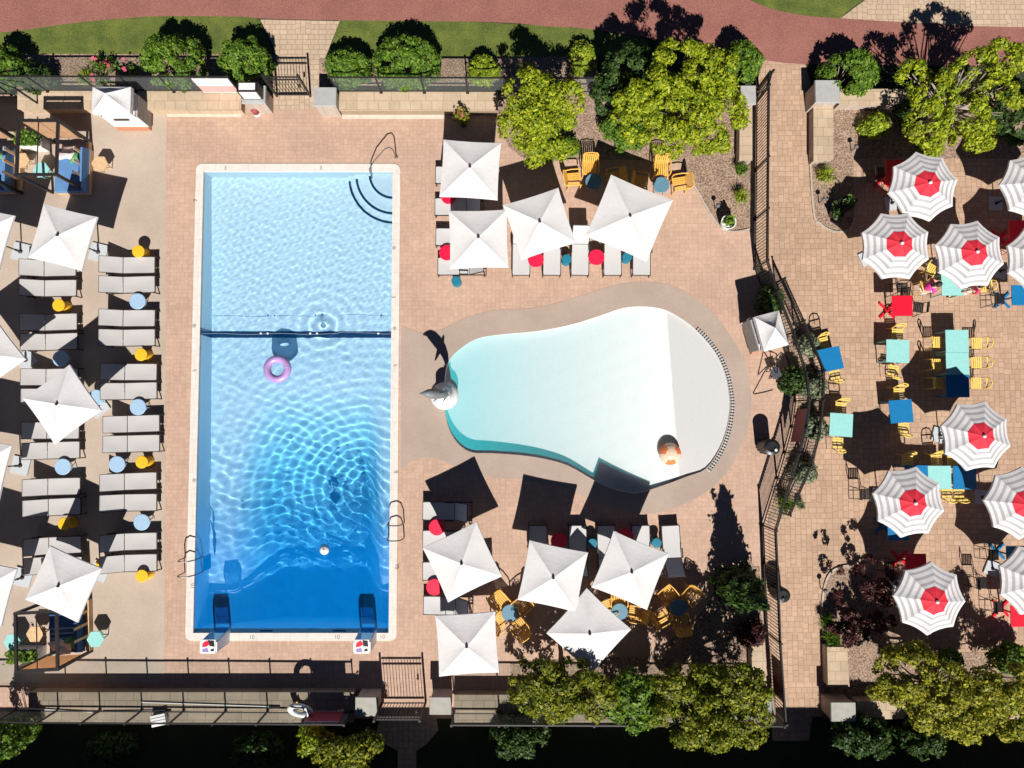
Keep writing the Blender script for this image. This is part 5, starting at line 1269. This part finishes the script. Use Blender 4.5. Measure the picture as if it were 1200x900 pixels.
# rope with floats
yl = at(345, 391).y; xa, xb = XL + .01, XR - .01
t = thing('pool_rope', 'thin white safety rope with small floats across the pool', 'rope', (0, yl, -.08)); rr = random.Random(3)
MB().tube([(xa + (xb - xa) * i / 24, .02 * math.sin(i * .8) + (.05 if 17 < i < 23 else 0), .02 if i not in (0, 24) else .04) for i in range(25)], .006, 6).build('rope', pm('rope_grey', (.30, .34, .38), .8), t)
for px in (305, 313, 363, 371, 443): x = at(px, 391).x; MB().lathe([(.015, -.015), (.035, -.01), (.042, .008), (.035, .025), (.015, .035)], 12).build('float', M_white, t, loc=(x, .02, .015))
q = at(325, 432.5); t = thing('swim_ring', 'lilac inflatable swim ring floating in the big pool', 'swim ring', (q.x, q.y, -.06)); MB().torus((0, 0, .05), .365, .135, 40, 14).build('ring', pm('lilac_vinyl', (.47, .30, .62), .3, .14, 3, transl=.15), t, smooth=True)
MB().lathe([(.02, .18), (.018, .21)], 8, (.36, .05, 0)).build('valve', M_white, t)
q = at(379.5, 645); t = thing('float_ball', 'small white float bobbing at the deep end', 'float', (q.x, q.y, -.1)); MB().lathe([(.03, -.10), (.12, -.07), (.17, .0), (.16, .06), (.09, .11), (.02, .125)], 18).build('float', M_white, t, smooth=True); MB().lathe([(.03, .12), (.03, .16)], 10).build('cap', M_white, t)
def clear_vinyl(name, col):
    m, t, b, out = nodes(name); b.inputs['Base Color'].default_value = (*col, 1); b.inputs['Roughness'].default_value = .25
    tr = t.nodes.new('ShaderNodeBsdfTransparent'); tr.inputs[0].default_value = (*[.6 + .4 * c for c in col], 1); mx = t.nodes.new('ShaderNodeMixShader'); mx.inputs[0].default_value = .78
    t.links.new(tr.outputs[0], mx.inputs[1]); t.links.new(b.outputs[0], mx.inputs[2]); t.links.new(mx.outputs[0], out.inputs[0])
    return m
q = at(785.5, 532, .15); t = thing('beach_ball', 'orange and white inflatable beach ball at the shallow end', 'beach ball', (q.x, q.y, .10))
mb = MB(); mb2 = MB(); Nn = 24; rB = .40
pt = lambda i, j: (rB * math.sin(math.pi * j / 12) * math.cos(2 * math.pi * i / Nn), rB * math.sin(math.pi * j / 12) * math.sin(2 * math.pi * i / Nn), rB * math.cos(math.pi * j / 12) * .75)
for i in range(Nn):
    for j in range(12): (mb2 if (i // 4) % 2 or j < 2 else mb).add([pt(i, j), pt(i, j + 1), pt(i + 1, j + 1), pt(i + 1, j)], [(0, 1, 2, 3)])
mb.build('orange_panel', clear_vinyl('orange_vinyl', (.85, .22, .06)), t, smooth=True); mb2.build('white_panel', clear_vinyl('pale_vinyl', (.85, .66, .5)), t, smooth=True)
# rescue gear and poles at the bottom railing
q = at(352, 832, .9); t = thing('life_ring', 'white and blue oval rescue ring leaning on the bottom railing', 'life ring', (q.x, q.y, .95)); o = MB().torus((0, 0, 0), .27, .085, 32, 10).build('ring', M_white, t, smooth=True); o.scale = (1.25, 1, 1); o.rotation_euler = (R(38), 0, R(-8))
for k in range(4): o = MB().torus((.27 * math.cos(R(45 + 90 * k)), .27 * math.sin(R(45 + 90 * k)), 0), .088, .01, 14, 5).build('band', M_denim, t); o.rotation_euler = (R(38), 0, R(-8))
q = at(347, 827, .6); t = thing('rope_coil', 'small coiled pale rope hanging beside the rescue ring', 'rope', (q.x, q.y, .62))
mb = MB()
for k in range(4): mb.torus((0, 0, k * .018), .13 - .006 * k, .014, 20, 6)
mb.build('coil', M_kerb, t); MB().box((.05, .12, .03), (.05, .08, .08)).build('hook', M_yellow, t)
for i, (x0, y0, x1, y1, lab) in enumerate([(22, 830, 116, 835, 'white telescopic pole lying along the left end of the bottom wall'), (165, 823, 328, 828.5, 'longest white telescopic pole on the bottom wall, under the pool'), (120, 834, 200, 833, 'short white pole between the two long ones on the bottom wall')]):
    a, b = at(x0, y0, .54), at(x1, y1, .54); t = thing('skimmer_pole', lab, 'pole', (a.x, a.y, .525), 0, 'white pool poles on the bottom wall'); MB().tube([(0, 0, 0), (b - a) * .5, b - a], .018, 8).build('shaft', M_white, t); MB().tube([(b - a) * .92, b - a], .026, 8).build('grip', M_dark, t)
q = at(188, 842, .55); t = thing('step_stool', 'white slatted plastic step on the bottom wall', 'step', (q.x, q.y, .505), R(12))
mb = MB()
for k in range(4): mb.box((0, -.15 + k * .1, .2), (.5, .075, .03))
mb.build('tread', M_white, t)
for s in (-1, 1): MB().box((s * .22, 0, .092), (.03, .38, .18)).build('side', M_white, t)
# bins and path lights
def bin_(px, py, r, h, lab, lidmat):
    q = at(px, py, h); t = thing('trash_can', lab, 'trash can', (q.x, q.y, .012), 0, 'round bins')
    mb = MB(); mb.lathe([(r * .85, .0), (r * .9, .02), (r, h - .12), (r, h - .08)], 24)
    for k in range(12): a = R(30 * k); mb.box((math.cos(a) * r * .97, math.sin(a) * r * .97, h * .45), (.03, .03, h * .75), a)
    mb.build('body', M_black, t); MB().lathe([(r * 1.04, h - .08), (r * 1.04, h - .04), (r * .7, h), (r * .5, h), (r * .48, h - .03)], 24).build('lid', M_black, t)
    MB().lathe([(.05, h - .02), (.05, h + .015), (.02, h + .025)], 12, (r * .45 if lidmat is M_white else 0, -.1, 0)).build('lid_knob', lidmat, t)
bin_(905, 524, .27, .95, 'round black bin with a white spot inside the fence bend', M_white); bin_(918, 698, .24, .85, 'round dark bin on the walkway side of the fence', M_dark)
for px, py, lab in [(841, 241, 'small path light in the mulch by the white planter'), (1003, 172, 'small path light in the right mulch bed, upper one'), (965, 234, 'small path light in the right mulch bed, near the walkway'), (967, 692, 'small path light at the tip of the lower right bed')]:
    q = at(px, py, .4); t = thing('path_light', lab, 'path light', (q.x, q.y, .014), 0, 'path lights'); MB().tube([(0, 0, 0), (0, 0, .42)], .018, 8).build('stem', M_dark, t); MB().lathe([(.08, .40), (.085, .42), (.05, .47), (.015, .49)], 16).build('cap', pm('weathered_cap', (.12, .12, .125), .6), t)

# ================================================================== PEOPLE (seated, facing +x)
def skin_mesh(verts, edges, radii, sub=1):
    me = bpy.data.meshes.new('tmp'); me.from_pydata(verts, edges, []); o = bpy.data.objects.new('tmp', me); C.objects.link(o)
    md = o.modifiers.new('s', 'SKIN'); md.use_smooth_shade = True
    for i, r in enumerate(radii): me.skin_vertices[0].data[i].radius = (r, r) if not isinstance(r, tuple) else r
    me.skin_vertices[0].data[0].use_root = True
    s2 = o.modifiers.new('u', 'SUBSURF'); s2.levels = s2.render_levels = sub
    bpy.context.view_layer.update(); dg = bpy.context.evaluated_depsgraph_get(); out = bpy.data.meshes.new_from_object(o.evaluated_get(dg))
    bpy.data.objects.remove(o); return out
def person(lab, loc, rz, topmat, botmat):
    t = thing('person', lab, 'person', loc, rz, 'people at the aqua table')
    V = [(0, 0, .52), (.02, 0, .68), (.05, 0, .86), (.10, 0, 1.02), (.15, 0, 1.12), (.20, 0, 1.21), (.235, 0, 1.29)]; Rd = [(.15, .12), (.135, .105), (.15, .11), (.13, .10), (.055, .055), (.085, .09), (.075, .08)]
    Ed = [(i, i + 1) for i in range(6)]
    def chain(root, pts, rs):
        p = root
        for q, r in zip(pts, rs): V.append(q); Rd.append(r); Ed.append((p, len(V) - 1)); p = len(V) - 1
        return p
    chain(5, [(.285, 0, 1.205), (.305, 0, 1.20)], [.022, .012])
    for s in (-1, 1):
        chain(0, [(.05, .10 * s, .52), (.25, .12 * s, .53), (.46, .13 * s, .52), (.47, .13 * s, .30), (.45, .13 * s, .09), (.50, .135 * s, .045), (.60, .14 * s, .035)], [.095, .085, .062, .052, .036, .04, .03])
        w_ = chain(3, [(.11, .12 * s, 1.04), (.13, .20 * s, .99), (.22, .26 * s, .82), (.33, .22 * s, .775), (.42, .16 * s, .78), (.47, .14 * s, .785)], [.06, .052, .042, .036, .028, .032])
        for k, (dx, dy, L) in enumerate(((.05, .032, .9), (.055, .014, 1.0), (.055, -.004, 1.05), (.05, -.022, .95))): 
            chain(w_, [(.47 + dx * L, .14 * s + dy * s, .785), (.47 + dx * L * 1.75, .14 * s + dy * 1.15 * s, .765)], [.010, .008])
        chain(w_, [(.475, .14 * s - .045 * s, .785), (.50, .14 * s - .06 * s, .778)], [.012, .009])
    me = skin_mesh(V, Ed, Rd); me.materials.clear(); me.materials.append(M_skin); b = bpy.data.objects.new('body', me); C.objects.link(b); b.parent = t
    # clothes: skin-tight shells of the same skeleton
    idx = [0, 1, 2, 3]; tv = [V[i] for i in (1, 2, 3)] + [(.11, .12, 1.04), (.13, .20, .99), (.19, .245, .87), (.11, -.12, 1.04), (.13, -.20, .99), (.19, -.245, .87)]
    me = skin_mesh(tv, [(0, 1), (1, 2), (2, 3), (3, 4), (4, 5), (2, 6), (6, 7), (7, 8)], [(.15, .12), (.165, .125), (.145, .115), .072, .064, .056, .072, .064, .056]); me.materials.clear(); me.materials.append(topmat); o = bpy.data.objects.new('shirt', me); C.objects.link(o); o.parent = t
    me = skin_mesh([(0, 0, .53), (.0, 0, .62), (.05, .10, .52), (.25, .12, .53), (.36, .125, .525), (.05, -.10, .52), (.25, -.12, .53), (.36, -.125, .525)], [(0, 1), (0, 2), (2, 3), (3, 4), (0, 5), (5, 6), (6, 7)], [(.165, .135), (.15, .12), .105, .097, .085, .105, .097, .085]); me.materials.clear(); me.materials.append(botmat); o = bpy.data.objects.new('shorts', me); C.objects.link(o); o.parent = t
    mb = MB(); mb.lathe([(.10, -.06), (.113, .0), (.105, .06), (.07, .10), (.02, .115)], 16, (.185, 0, 1.245), .98, .92); mb.tube([(.10, 0, 1.26), (.07, 0, 1.12), (.05, 0, .98)], [.07, .06, .02], 10); mb.build('hair', M_hair, t, smooth=True)
    for s in (-1, 1): MB().lathe([(.004, 0), (.012, .004), (.004, .008)], 8, (.282, .034 * s, 1.225)).build('eye', M_black, t)
    for s in (-1, 1): MB().box((.545, .138 * s, .02), (.22, .085, .04), taper=.12).build('shoe', M_black, t)
    return t
def chair_for(x, y, rz, lab): put(CC, x, y, .47, rz, lab, GY)
q = at(1089, 336, .9); a = person('person in a magenta top and white shorts with dark hair at the aqua table', (q.x - .06, q.y, .008), R(8), M_pinkc, M_whitec)
chair_for(1085, 335.5, 8, 'yellow metal chair under the person in the magenta top')
q = at(1146, 336, .9); person('person in a rose top half hidden under a striped parasol', (q.x + .06, q.y, .008), R(184), M_redc, M_whitec)
chair_for(1150, 336, 184, 'yellow metal chair under the person in the rose top')

# ================================================================== SOUTH CLUBHOUSE (its shade falls on the strip below the bottom railing)
hB = 3.2; ys = at(600, 828).y; yN = ys - hB * math.hypot(SUN.x, SUN.y) / -SUN.z
t = thing('clubhouse_building', 'long low clubhouse shading the planting below the bottom railing', 'building', (0, yN - 4, 0))
MB().box((0, -.25, hB / 2 - .1), (90, 7.5, hB - .2)).build('wall', M_wall, t); MB().box((0, 0, hB - .1), (91, 8, .2)).build('roof', M_capd, t)
mb = MB()
for i in range(22): MB().box((-42 + i * 4, 3.515, 1.5), (1.4, .04, 1.2)).build('window', pm('dark_glazing', (.03, .04, .05), .1), t)
bpy.context.view_layer.update()
